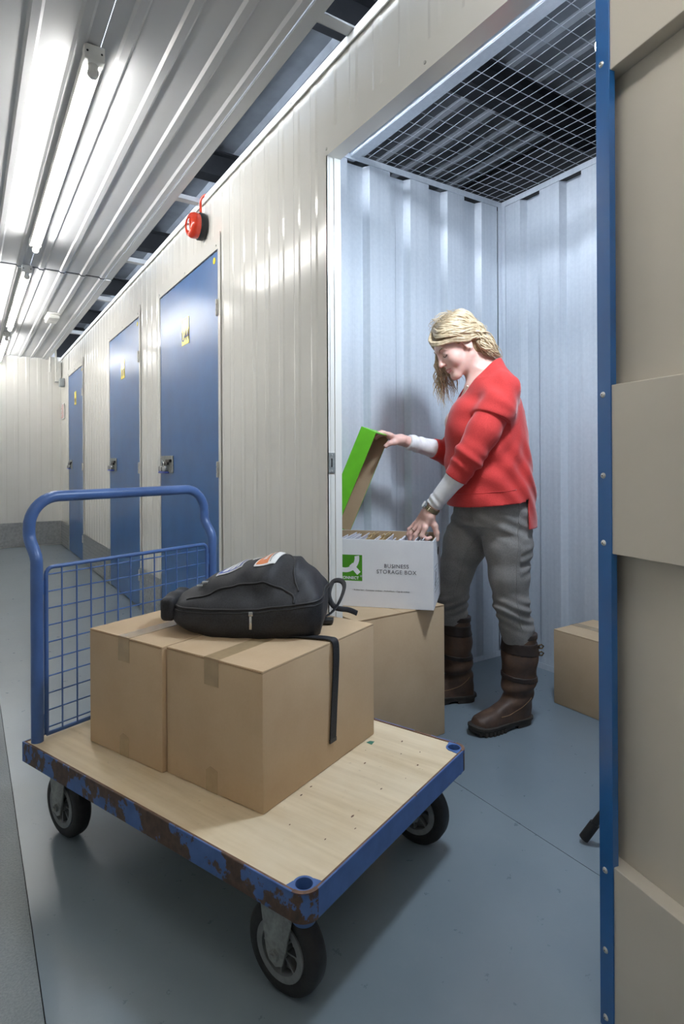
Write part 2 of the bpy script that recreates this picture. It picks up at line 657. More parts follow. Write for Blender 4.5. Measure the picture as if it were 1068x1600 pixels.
    # hangers from the ceiling edge to the wall top
    HANG = [1.575, 3.055, 4.185, 5.29, 6.79]
    words = ['nearest, above the open unit', 'second along, near the red sounder', 'third along, past the sounder', 'fourth along, above the second blue door', 'farthest, near the corridor end']
    for yv, wd in zip(HANG, words):
        o = MB().bbox(0.905, WX + 0.04, yv - 0.022, yv + 0.022, CZ + 0.012, CZ + 0.016, 0.001)
        o.bbox(0.905, WX + 0.04, yv + 0.018, yv + 0.022, CZ + 0.012, CZ + 0.055, 0.001)
        tag(o.build('ceiling_hanger', 'ceiling_paint'), 'pale steel strut bridging ceiling edge and wall top, ' + wd, 'strut', 'ceiling struts along the wall')

    # roof: ribbed sheets with dark beams under them, one sheet an added glow
    roof = thing('roof', None, None, kind='structure')
    RZ = 2.98
    xx = LEFTX
    while xx < 2.9:
        e = min(xx + 0.95, 2.95)
        pr = rib_profile(xx, e, 0.2, 0.035, 0.02, 0.028, 0.05)
        poly = [(u, RZ + d) for u, d in pr] + [(u, RZ + d + 0.0015) for u, d in reversed(pr)]
        MB().prism(poly, 'y', YBACK, YEND + 0.5).build('added_glow_sheet' if xx < -0.5 else 'roof_sheet', 'added_roof_glow' if xx < -0.5 else 'roof_sheet', roof)  # leftmost sheet glows: unseen helper that brightens the roof void
        xx = e
    for yv in (-0.9, 0.55, 2.0, 3.45, 4.9, 6.35, 7.8):
        b = MB()
        b.box(LEFTX, 2.95, yv - 0.05, yv + 0.05, RZ - 0.19, RZ - 0.18)
        b.box(LEFTX, 2.95, yv - 0.006, yv + 0.006, RZ - 0.18, RZ - 0.04)
        b.box(LEFTX, 2.95, yv - 0.05, yv + 0.05, RZ - 0.045, RZ - 0.035)
        b.build('roof_beam', 'roof_beam', roof)
    wd = MB().box(2.95, 3.0, YBACK, YEND + 0.5, 0, RZ).box(WX, 3.0, YEND + 0.5, YEND + 0.55, 0, RZ).box(WX, 3.0, YBACK - 0.05, YBACK - 0.01, 0, RZ)
    wd.build('wall_dark_backing', 'roof_beam')['kind'] = 'structure'  # added dark sheets shut out the sky so the void behind stays black


setting()

UX0, UX1 = WX + 0.045, 2.462
UY0, UY1 = 0.62, 2.233


def unit_interior():
    g = dict(mat_='galvanised_sheet', period=0.2417, rib=0.118, web=0.018, depth=0.034)
    wl = thing('wall_unit_left', None, None, kind='structure')
    sheet_x('galvanised_sheet', WX + 0.01, 1.76, 0.0, WTOP, wl, UY1 + 0.034, phase=1.644, **g)
    sheet_x('galvanised_sheet', 1.761, UX1 + 0.03, 0.0, WTOP, wl, UY1 + 0.034, phase=1.644, **g)
    wb = thing('wall_unit_back', None, None, kind='structure')
    g2 = dict(g)
    sheet_y('galvanised_sheet', UY0, 1.55, 0.0, WTOP, wb, x=UX1 + 0.034, phase=1.922, **g2)
    sheet_y('galvanised_sheet', 1.551, UY1 + 0.03, 0.0, WTOP, wb, x=UX1 + 0.034, phase=1.922, **g2)
    wr = thing('wall_unit_right', None, None, kind='structure')
    sheet_x('galvanised_sheet', WX + 0.01, 1.76, 0.0, WTOP, wr, UY0 - 0.034, sgn=-1, phase=1.644, **g)
    sheet_x('galvanised_sheet', 1.761, UX1 + 0.03, 0.0, WTOP, wr, UY0 - 0.034, sgn=-1, phase=1.644, **g)
    # head and base angles, corner post
    for nm, z0, z1 in (('trim_4', WTOP, WTOP + 0.028), ('trim_5', 0.0, 0.028)):
        t = MB()
        t.box(WX + 0.01, UX1, UY1 - 0.004, UY1 - 0.001, z0, z1)
        t.box(WX + 0.01, UX1 + 0.03, UY1 - 0.001, UY1 + 0.036, z1 - 0.003 if z0 else z0, z1 if z0 else z0 + 0.003)
        t.box(UX1 - 0.004, UX1 - 0.001, UY0, UY1 - 0.004, z0, z1)
        t.box(UX1 - 0.001, UX1 + 0.036, UY0, UY1, z1 - 0.003 if z0 else z0, z1 if z0 else z0 + 0.003)
        t.build(nm, 'galvanised_sheet')['kind'] = 'structure'
    t = MB()
    t.prism([(UX1 - 0.03, UY1 - 0.002), (UX1 - 0.03, UY1 - 0.005), (UX1 - 0.005, UY1 - 0.005), (UX1 - 0.005, UY1 - 0.03), (UX1 - 0.002, UY1 - 0.03), (UX1 - 0.002, UY1 - 0.002)], 'z', 0.028, WTOP)
    t.build('trim_6', 'galvanised_sheet')['kind'] = 'structure'
    # hat-section beam across the unit, under the mesh
    b = MB()
    z = WTOP + 0.03
    prof = [(1.44, z), (1.475, z), (1.477, z - 0.02), (1.515, z - 0.02), (1.517, z), (1.552, z), (1.552, z + 0.003), (1.519, z + 0.003),
            (1.517, z - 0.017), (1.475, z - 0.017), (1.473, z + 0.003), (1.44, z + 0.003)]
    b.prism(prof, 'y', UY0 - 0.03, UY1 + 0.03)
    tag(b.build('mesh_support_beam', 'galvanised_sheet'), 'galvanised hat-section beam across the open unit under the wire mesh roof', 'beam')
    # wire mesh roof
    mesh = thing('wire_mesh_roof', 'galvanised wire mesh panel roofing the open storage unit', 'mesh', (0, 0, WTOP + 0.038))
    w1 = None
    x = WX + 0.07
    while x < UX1 + 0.03:
        pts = []
        if w1 is None:
            for i in range(25):
                yy = UY0 - 0.03 + (UY1 - UY0 + 0.06) * i / 24
                pts.append((0, yy, -0.006 * math.sin(i / 24 * PI * 3.0) ** 2 + 0.002))
            w1 = MB().tube(pts, 0.0013, 6).build('mesh_wire', 'wire_zinc', mesh, True)
            w1.location = (x, 0, 0)
        else:
            copy_part(w1, mesh, (x, 0, 0))
        x += 0.0508
    w2 = None
    y = UY0
    while y < UY1 + 0.03:
        if w2 is None:
            pts = [(WX + 0.03 + (UX1 - WX) * i / 20, 0, 0.0025) for i in range(21)]
            w2 = MB().tube(pts, 0.0013, 6).build('mesh_wire', 'wire_zinc', mesh, True)
            w2.location = (0, y, 0)
        else:
            copy_part(w2, mesh, (0, y, 0))
        y += 0.0762


unit_interior()


# ------------------------------------------------------------------ doors
def closed_door(name, a, b, text, lab):
    w = b - a
    d = MB().bbox(0.0, 0.042, 0.004, w - 0.004, 0.012, DTOP - 0.006, 0.002).build(name, 'blue_door_paint')
    d.location = (WX - 0.006, a, 0)
    d['kind'] = 'structure'
    d['label'] = lab
    # lock plate with hasp and padlock, on the far side
    lp = MB().bbox(-0.005, 0.0, w - 0.275, w - 0.018, 0.992, 1.098, 0.0015).build('lock_plate', 'zinc', d)
    MB().bbox(-0.020, -0.005, w - 0.250, w - 0.165, 1.058, 1.076, 0.003).build('lock_bolt', 'black_plastic', lp)
    MB().bbox(-0.018, -0.005, w - 0.195, w - 0.125, 1.040, 1.058, 0.003).build('lock_bolt', 'black_plastic', lp)
    MB().bbox(-0.018, -0.005, w - 0.105, w - 0.080, 1.040, 1.058, 0.003).build('lock_bolt', 'black_plastic', lp)
    MB().bbox(-0.034, -0.006, w - 0.20, w - 0.06, 1.000, 1.036, 0.008).build('padlock', 'chrome', lp, True)
    MB().bbox(-0.035, -0.005, w - 0.20, w - 0.06, 0.990, 1.001, 0.003).build('padlock_base', 'label_blue', lp, True)
    MB().bbox(-0.036, -0.030, w - 0.142, w - 0.132, 1.002, 1.030, 0.002).build('key_slot', 'black_plastic', lp)
    pth = [(-0.02, w - 0.115 + 0.022 * math.cos(t), 1.034 + 0.034 * math.sin(t)) for t in [PI * i / 8 for i in range(9)]]
    MB().tube([(-0.02, pth[0][1], 1.02)] + pth + [(-0.02, pth[-1][1], 1.02)], 0.004, 8).build('padlock_shackle', 'chrome', lp, True)
    for q, r in ((w - 0.266, 1.0), (w - 0.027, 1.0), (w - 0.266, 1.09), (w - 0.027, 1.09)):
        MB().cyl((-0.008, q, r), (-0.005, q, r), 0.005, seg=8).build('rivet', 'screw_zinc', lp)
    # hinges on the near side
    for z in (0.25, 1.02, 1.82):
        h = MB().bbox(-0.006, 0.002, -0.016, 0.022, z - 0.04, z + 0.04, 0.001).build('hinge', 'screw_zinc', d)
        for j in range(3):
            MB().cyl((-0.009, 0.004, z - 0.04 + j * 0.027), (-0.009, 0.004, z - 0.016 + j * 0.027), 0.006, seg=10).build('knuckle', 'screw_zinc', h, True)
    # number label
    c = w - 0.515
    lb = MB().box(-0.002, -0.0004, c - 0.065, c + 0.065, 1.725, 1.875).build('number_label', 'label_yellow', d)
    M = Matrix.Translation((-0.0024, c, 1.772)) @ Matrix(((0, 0, -1, 0), (-1, 0, 0, 0), (0, 1, 0, 0), (0, 0, 0, 1)))
    if text:
        text_mesh('number_text', text, 0.078, 'ink', lb, M, align='CENTER', offset=0.001)
    else:
        for q in (-0.035, 0.0, 0.035):
            MB().box(-0.0028, -0.0019, c + q - 0.006, c + q + 0.006, 1.748, 1.80).build('number_text', 'ink', lb)
    # small yellow sticker in the upper near corner
    M2 = Matrix.Translation((-0.0005, 0.055, 2.065)) @ Matrix.Rotation(-PI / 2, 4, 'Y')
    MB().lathe([(0.0, 0.0), (0.017, 0.0), (0.017, 0.0012), (0.0, 0.0012)], m=M2, seg=20).build('round_sticker', 'label_yellow', d)
    return d


closed_door('door_1', *DOORS[0], 'U44', 'blue door closest to the red fire sounder, lock plate on its left edge')
closed_door('door_2', *DOORS[1], None, 'middle blue door of the three closed ones along the corridor')
closed_door('door_3', *DOORS[2], None, 'farthest blue door of the corridor, near the end wall')


def open_door():
    """the open unit's own door swung back against the wall; we see its inside"""
    ang = math.radians(11.7)          # leaf direction measured from -Y towards -X
    d = thing('door_4', 'open door of the unit folded back, beige inside with blue screwed edge strip', None, (0.986, 0.664, 0.0), kind='structure')
    # local: x runs along the leaf away from the hinge, y points out of the inner face
    d.rotation_euler = (0, 0, math.atan2(-math.cos(ang), -math.sin(ang)))
    # in this frame +y (left of x) points to  (cos) ... inner face towards the corridor is -y
    W, T, H = 1.02, 0.042, DTOP - 0.01
    F = -1.0   # inner face lies at y = 0, body towards +y * F * -1
    z0 = 0.012
    s = 1 if True else -1
    # outer skin
    MB().box(0.0, W, s * 0.040, s * 0.042, z0, H).build('outer_skin', 'blue_door_paint', d)
    MB().box(0.002, W - 0.002, s * 0.034, s * 0.038, z0 + 0.002, H - 0.002).build('inner_panel', 'door_liner', d)
    for a, b in ((z0 + 0.002, 0.318), (0.883, 1.188), (1.756, H - 0.002)):
        MB().bbox(0.006, W - 0.002, s * 0.0015, s * 0.034, a, b, 0.0015).build('rail', 'door_liner', d)
    MB().bbox(W - 0.09, W - 0.003, s * 0.002, s * 0.034, z0 + 0.003, H - 0.003, 0.0015).build('stile', 'door_liner', d)
    e = MB()
    e.bbox(0.0, 0.0315, s * -0.0012, s * 0.0008, z0, H, 0.0006)
    e.box(0.0, 0.0015, s * 0.0, s * 0.040, z0, H)
    e.box(0.0300, 0.0315, s * 0.0, s * 0.012, z0, H)
    es = e.build('edge_strip', 'blue_door_paint', d)
    for z in (0.013 + 0.02, 0.156, 0.302, 0.445, 0.60, 0.745, 0.901, 1.024, 1.172, 1.32, 1.47, 1.62, 1.776, 1.93):
        if z in (0.445, 0.60, 0.745, 1.32, 1.47, 1.62):
            continue
        M = Matrix.Translation((0.0135, s * -0.0012, z)) @ Matrix.Rotation(PI / 2 * s, 4, 'X')
        sc = MB().lathe([(0.0, 0.0028), (0.0025, 0.0027), (0.0045, 0.0018), (0.0056, 0.0)], m=M, seg=16).build('screw', 'screw_zinc', es, True)
        M3 = Matrix.Translation((0.0135, s * -0.0039, z)) @ Matrix.Rotation(PI / 2 * s, 4, 'X')
        MB().lathe([(0.0, 0.0003), (0.0013, 0.0003), (0.0013, 0.0)], m=M3, seg=8).build('screw_recess', 'dark_gap', es)
    for z in (0.25, 1.03, 1.85):
        MB().cyl((-0.012, s * 0.046, z - 0.04), (-0.012, s * 0.046, z + 0.04), 0.007, seg=10).build('hinge', 'zinc', d, True)
    return d


open_door()


# ------------------------------------------------------------------ lights of the place and an added fill batten
def tube_light(y0, y1, lab, powered=True):
    L = y1 - y0
    t = thing('tube_light', lab, 'light', (0.358, y0, 2.411), group='fluorescent tubes on the corridor ceiling')
    MB().bbox(-0.03, 0.03, 0.0, L, -0.045, -0.009, 0.003).build('housing', 'white_plastic', t)
    for e in (0, 1):
        y = 0.012 if e == 0 else L - 0.012
        c = MB().bbox(-0.032, 0.032, (-0.02 if e == 0 else L - 0.02), (0.02 if e == 0 else L + 0.02), -0.050, -0.0, 0.003)
        ec = c.build('end_cap', 'white_plastic', t)
        h = MB().tube([(0, y, -0.044), (0, y, -0.072)], 0.016, 16)
        h.tube([(0, y - 0.009, -0.074), (0, y + 0.009, -0.074)], 0.018, 16)
        h.build('lamp_holder', 'white_plastic', ec, True)
        for q in (-0.022, 0.022):
            yy = -0.021 if e == 0 else L + 0.021
            MB().cyl((q, yy, -0.025), (q, yy + (0.002 if e == 0 else -0.002), -0.025), 0.0035, seg=8).build('cap_screw', 'dark_gap', ec)
    MB().tube([(0, 0.02, -0.074), (0, L - 0.02, -0.074)], 0.0135, 14).build('lamp_tube', 'tube_glass', t, True)
    return t


tube_light(-1.12, 0.78, 'added fluorescent batten behind the viewer, unseen, fill light for the foreground')  # unseen batten added as fill for trolley and floor
tube_light(2.06, 3.99, 'nearest lit fluorescent batten on the corridor ceiling')
tube_light(4.56, 6.46, 'second lit fluorescent batten down the corridor ceiling')
tube_light(6.95, 8.40, 'third and farthest lit fluorescent batten, at the left picture edge')


def lamp_stand():
    bx, by = 1.60, 0.80
    t = thing('light_stand', 'black tripod light stand inside the unit, one leg showing by the blue edge', 'light stand', (bx, by, 0))
    hub = (0, 0, 0.42)
    fx, fy = 1.433 - bx, 1.012 - by
    r = math.hypot(fx, fy)
    a0 = math.atan2(fy, fx)
    for k in range(3):
        a = a0 + k * 2 * PI / 3
        rr = r if k == 0 else 0.2
        f = (rr * math.cos(a), rr * math.sin(a), 0.014)
        lg = MB().tube([f, (0.018 * math.cos(a), 0.018 * math.sin(a), 0.42)], 0.0105, 12).build('leg', 'stand_black', t, True)
        d = Vector((0.018 * math.cos(a) - f[0], 0.018 * math.sin(a) - f[1], 0.42 - f[2])).normalized()
        MB().tube([Vector(f) - d * 0.004, Vector(f) + d * 0.05], 0.0135, 12).build('rubber_foot', 'rubber', lg, True)
    MB().cyl((0, 0, 0.38), (0, 0, 0.46), 0.026, seg=16).build('collar', 'stand_black', t, True)
    MB().tube([(0, 0, 0.10), (0, 0, 1.98)], 0.012, 12).build('pole', 'stand_black', t, True)
    MB().tube([(0, 0, 1.95), (0.0, 0.02, 2.1), (-0.05, 0.07, 2.24), (-0.10, 0.12, 2.285), (-0.13, 0.158, 2.28), (-0.13, 0.16, 2.26)], 0.010, 10).build('neck', 'stand_black', t, True)
    # lamp head: shallow reflector dish with a bulb in front, aimed down into the unit
    p = Vector((1.470 - bx, 0.960 - by, 2.185))
    aim = Vector((0.06, 0.62, -0.78))
    M = aim.to_track_quat('Z', 'Y').to_matrix().to_4x4()
    M = Matrix.Rotation(PI, 4, 'X')
    MB().lathe([(0.0, -0.085), (0.017, -0.085), (0.018, -0.040), (0.014, -0.036), (0.0, -0.036)], axis_p=p, m=M, seg=20).build('lamp_socket', 'stand_black', t, True, 40)
    prof = [(0.0, 0.028)] + [(0.028 * math.sin(i * PI / 12), 0.028 * math.cos(i * PI / 12)) for i in range(1, 10)] + [(0.012, -0.038)]
    MB().lathe(prof, axis_p=p, m=M, seg=20).build('bulb', 'bulb_glass', t, True)
    ld = bpy.data.lights.new('lamp_bulb_light', 'SPOT')
    ld.energy = LAMP_POWER
    ld.color = LAMP_COLOUR
    ld.shadow_soft_size = 0.10
    ld.spot_size = math.radians(160)
    ld.spot_blend = 0.85
    lo = bpy.data.objects.new('lamp_bulb_light', ld)
    COL.objects.link(lo)
    lo.parent = t
    lo.location = p + aim.normalized() * 0.12
    lo.rotation_euler = aim.to_track_quat('-Z', 'Y').to_euler()
    return t


lamp_stand()
# ------------------------------------------------------------------ platform trolley
def trolley():
    T = thing('platform_trolley', 'blue platform trolley with plywood deck and wire-mesh handle, carrying two boxes', 'trolley', (0.644, 1.527, 0), math.radians(21.5))
    hx, hy = 0.35, 0.515
    z0, z1 = 0.217, 0.272
    # plywood deck with notched near corners
    poly = []
    rc = 0.045
    def corner(cx, cy, a0):
        return [(cx + rc * math.cos(a0 + PI / 2 * i / 6), cy + rc * math.sin(a0 + PI / 2 * i / 6)) for i in range(7)]
    i_ = 0.008
    poly = [(-hx + i_ + rc + 0.005, -hy + i_), (hx - i_ - rc - 0.005, -hy + i_)]
    # notch at (hx,-hy)
    poly += [(hx - i_ - 0.002 - 0.045 * math.cos(a), -hy + i_ + 0.002 + 0.045 * math.sin(a)) for a in [PI / 2 * k / 6 for k in range(7)]]
    poly += [(hx - i_, hy - i_), (-hx + i_, hy - i_)]
    poly += [(-hx + i_ + 0.002 + 0.045 * math.cos(a), -hy + i_ + 0.002 + 0.045 * math.sin(a)) for a in [PI / 2 - PI / 2 * k / 6 for k in range(7)]]
    deck = MB().prism(poly, 'z', 0.255, 0.2695).build('deck', 'plywood', T)
    rnd = random.Random(5)
    MB().prism([(0.205, -0.292), (0.226, -0.288), (0.222, -0.276), (0.208, -0.272)], 'z', 0.2694, 0.2698).build('paint_mark', 'green_mark', deck)
    for k in range(14):
        x, y, s, a = rnd.uniform(-0.2, 0.3), rnd.uniform(-0.48, -0.28), rnd.uniform(0.0015, 0.0045), rnd.uniform(0, 3)
        MB().prism([(x + s * math.cos(a + t_) * (1 + 0.5 * (i % 2)), y + s * math.sin(a + t_) * 0.6) for i, t_ in enumerate((0, 1.1, 2.3, 3.4, 4.6))], 'z', 0.2694, 0.2698).build('grit_speck', 'rust_edge', deck)
    # side rails (steel angle) and rounded near corners
    r = 0.035
    t = 0.004
    def rail(x0, x1, y0, y1):
        m = MB()
        m.bbox(x0, x1, y0, y1, z0, z1, 0.0012)
        return m.build('frame_rail', 'chipped_blue', T)
    rail(-hx, -hx + t, -hy + r, hy)
    rail(hx - t, hx, -hy + r, hy)
    rail(-hx + r, hx - r, -hy, -hy + t).data.materials[0] = MATS['lightly_chipped_blue']
    rail(-hx, hx, hy - t, hy)
    # exposed worn top lip
    for x0, x1, y0, y1 in ((-hx, -hx + 0.0085, -hy + r, hy), (hx - 0.0085, hx, -hy + r, hy), (-hx + r, hx - r, -hy, -hy + 0.0085), (-hx, hx, hy - 0.0085, hy)):
        MB().bbox(x0 + 0.0005, x1, y0 + 0.0005, y1, z1 - 0.004, z1 - 0.0005, 0.001).build('worn_lip', 'rust_edge', T)
    # flange under the deck
    for x0, x1, y0, y1 in ((-hx + t, -hx + 0.04, -hy + 0.05, hy - t), (hx - 0.04, hx - t, -hy + 0.05, hy - t), (-hx + 0.05, hx - 0.05, -hy + t, -hy + 0.04), (-hx + 0.05, hx - 0.05, hy - 0.04, hy - t)):
        MB().box(x0, x1, y0, y1, 0.249, 0.2545).build('frame_flange', 'trolley_blue', T)
    for sx in (-1, 1):
        m = MB()
        c0 = (sx * (hx - r), -hy + r)
        a0, a1 = (PI, 1.5 * PI) if sx < 0 else (1.5 * PI, 2 * PI)
        arc = [a0 + (a1 - a0) * k / 10 for k in range(11)]
        pl = [(c0[0] + r * math.cos(a), c0[1] + r * math.sin(a)) for a in arc] + [(c0[0] + (r - t) * math.cos(a), c0[1] + (r - t) * math.sin(a)) for a in reversed(arc)]
        m.prism(pl, 'z', z0, z1)
        m.build('frame_corner', 'chipped_blue', T, True, 60)
        pl = [(c0[0] + r * math.cos(a), c0[1] + r * math.sin(a)) for a in arc] + [(c0[0] + (r - 0.0085) * math.cos(a), c0[1] + (r - 0.0085) * math.sin(a)) for a in reversed(arc)]
        MB().prism(pl, 'z', z1 - 0.003, z1 + 0.0003).build('worn_lip', 'rust_edge', T)
        # handle socket: open tube with a shaped top plate
        cs = (sx * (hx - 0.03), -hy + 0.03)
        Mx = Matrix.Translation((cs[0], cs[1], 0))
        s = MB().lathe([(0.0215, 0.205), (0.0215, 0.2715), (0.0165, 0.2715), (0.0165, 0.205), (0.0215, 0.205)], m=Mx, seg=28)
        so = s.build('handle_socket', 'trolley_blue', T, True)
        MB().lathe([(0.0, 0.208), (0.0163, 0.208), (0.0163, 0.212), (0.0, 0.212)], m=Mx, seg=20).build('socket_floor', 'dark_gap', so)
        pts = []
        for k in range(28):
            a = 2 * PI * k / 28
            rad = 0.0215
            pts.append((cs[0] + rad * math.cos(a), cs[1] + rad * math.sin(a)))
        for q in (1, -1):
            a = (PI * 0.25 if sx > 0 else PI * 0.75) + (0 if q > 0 else PI)
            # two small gusset wings along the diagonal crossing the corner
            d = Vector((math.cos(a), math.sin(a)))
            n = Vector((-d.y, d.x))
            c = Vector(cs)
            p = [c + d * 0.019 + n * 0.012, c + d * 0.037, c + d * 0.019 - n * 0.012]
            if abs(p[1].x) < hx - 0.002 and p[1].y > -hy + 0.002:
                MB().prism([(v.x, v.y) for v in p], 'z', 0.266, 0.2712).build('gusset', 'trolley_blue', so)
    # casters
    WR, WT = 0.090, 0.046
    proto = None
    for (cx, cy, turn) in ((-0.272, -0.40, 0.0), (0.285, -0.39, 0.05), (-0.262, 0.43, -0.02), (0.27, 0.42, 0.03)):
        if proto is None:
            f = MB()
            f.bbox(-0.05, 0.05, -0.055, 0.055, z0 - 0.008 - 0.0, z0 - 0.002 + 0.034, 0.001)
            for s in (-1, 1):
                x = s * 0.033
                prof = [(-0.05, z0 - 0.006), (0.045, z0 - 0.006), (0.024, 0.088), (0.017, 0.074), (0.0, 0.066), (-0.017, 0.074), (-0.026, 0.105)]
                f.prism([(y_, z_) for y_, z_ in prof], 'x', x - 0.002, x + 0.002)
            f.bbox(-0.035, 0.035, -0.03, 0.03, z0 - 0.022, z0 - 0.006, 0.002)
            fork = f.build('caster', 'zinc', T)
            My = Matrix.Rotation(PI / 2, 4, 'Y')
            Mt = Matrix.Translation((0, 0, WR)) @ My
            h = WT / 2
            ty = MB().lathe([(0.058, -h + 0.004), (0.066, -h), (0.082, -h + 0.002), (0.0885, -h + 0.008), (WR, -h * 0.4), (WR, h * 0.4), (0.0885, h - 0.008), (0.082, h - 0.002), (0.066, h), (0.058, h - 0.004), (0.058, -h + 0.004)], m=Mt, seg=48)
            tyre = ty.build('tyre', 'rubber', fork, True, 50)
            rm = MB().lathe([(0.046, -h - 0.001), (0.060, -h - 0.001), (0.060, h + 0.001), (0.046, h + 0.001), (0.047, 0.004), (0.047, -0.004), (0.046, -h - 0.001)], m=Mt, seg=40)
            rm.lathe([(0.0, -0.003), (0.048, -0.003), (0.048, 0.003), (0.0, 0.003)], m=Mt, seg=32)
            rm.lathe([(0.0, -h - 0.003), (0.016, -h - 0.003), (0.018, -0.004), (0.018, 0.004), (0.016, h + 0.003), (0.0, h + 0.003)], m=Mt, seg=20)
            rim = rm.build('rim', 'grey_wheel', fork, True, 40)
            spokes = []
            for k in range(8):
                if k == 0:
                    s0 = MB().box(-h * 0.8, h * 0.8, -0.0018, 0.0018, 0.016, 0.048).build('spoke', 'grey_wheel', fork)
                    s0.location = (0, 0, WR)
                    spokes.append(s0)
                else:
                    spokes.append(copy_part(s0, fork, (0, 0, WR), (2 * PI * k / 8, 0, 0)))
            bo = MB()
            bo.cyl((-0.046, 0, WR), (0.046, 0, WR), 0.006, seg=10)
            for s in (-1, 1):
                bo.cyl((s * 0.034, 0, WR), (s * 0.042, 0, WR), 0.011, seg=6)
            bolt = bo.build('axle_bolt', 'zinc', fork)
            fork.location = (cx, cy, 0)
            fork.rotation_euler = (0, 0, turn)
            proto = fork
        else:
            c = copy_part(proto, T, (cx, cy, 0), (0, 0, turn))
            for ch in [tyre, rim, bolt] + spokes:
                copy_part(ch, c)
    # tubular handle leaning outwards above the mesh
    hw = 0.322
    yb = hy - 0.03
    path = []
    lean = 0.042
    def P(x, z):
        k = min(1, max(0, (z - 0.775) / 0.075))
        k = k * k * (3 - 2 * k)
        return (x, yb + lean * k, z)
    zs = [0.215, 0.30, 0.5, 0.70, 0.76, 0.775, 0.79, 0.805, 0.82, 0.835, 0.85, 0.865]
    ztop, cr = 0.955, 0.085
    path = [P(-hw, z) for z in zs]
    for k in range(1, 10):
        a = PI - PI / 2 * k / 9
        path.append((-hw + cr + cr * math.cos(a), yb + lean, ztop - cr + cr * math.sin(a)))
    for k in range(0, 10):
        a = PI / 2 - PI / 2 * k / 9
        path.append((hw - cr + cr * math.cos(a), yb + lean, ztop - cr + cr * math.sin(a)))
    path += [P(hw, z) for z in reversed(zs)]
    MB().tube(path, 0.0165, 18).build('handle_tube', 'trolley_blue', T, True, 70)
    # mesh frame
    fx = hw - 0.026
    rr = 0.02
    fp = [(-fx, yb, 0.281), (-fx, yb, 0.755 - rr)] + [(-fx + rr - rr * math.cos(a), yb, 0.755 - rr + rr * math.sin(a)) for a in (0.4, 0.8, 1.2)] + \
         [(-fx + rr, yb, 0.755), (fx - rr, yb, 0.755)] + [(fx - rr + rr * math.sin(a), yb, 0.755 - rr + rr * math.cos(a)) for a in (0.4, 0.8, 1.2)] + [(fx, yb, 0.755 - rr), (fx, yb, 0.281)]
    fr = MB().tube(fp, 0.0062, 10)
    fr.tube([(-fx, yb, 0.281), (fx, yb, 0.281)], 0.0062, 10)
    for sx in (-1, 1):
        for z in (0.32, 0.70):
            fr.box(min(sx * fx, sx * hw), max(sx * fx, sx * hw), yb - 0.002, yb + 0.002, z - 0.02, z + 0.02)
    panel = fr.build('mesh_frame', 'trolley_blue', T, True, 60)
    wv = MB().tube([(0, yb - 0.002, 0.283), (0, yb - 0.002, 0.753)], 0.0024, 8).build('wire', 'trolley_blue', panel, True)
    n = 12
    for i in range(n):
        x = -fx + 2 * fx * (i + 1) / (n + 1)
        if i == 0:
            wv.location = (x, 0, 0)
        else:
            copy_part(wv, panel, (x, 0, 0))
    wh = MB().tube([(-fx, yb + 0.002, 0), (fx, yb + 0.002, 0)], 0.0022, 8).build('wire', 'trolley_blue', panel, True)
    z = 0.7345
    first = True
    while z > 0.29:
        if first:
            wh.location = (0, 0, z)
            first = False
        else:
            copy_part(wh, panel, (0, 0, z))
        z -= 0.0485
    return T


trolley()


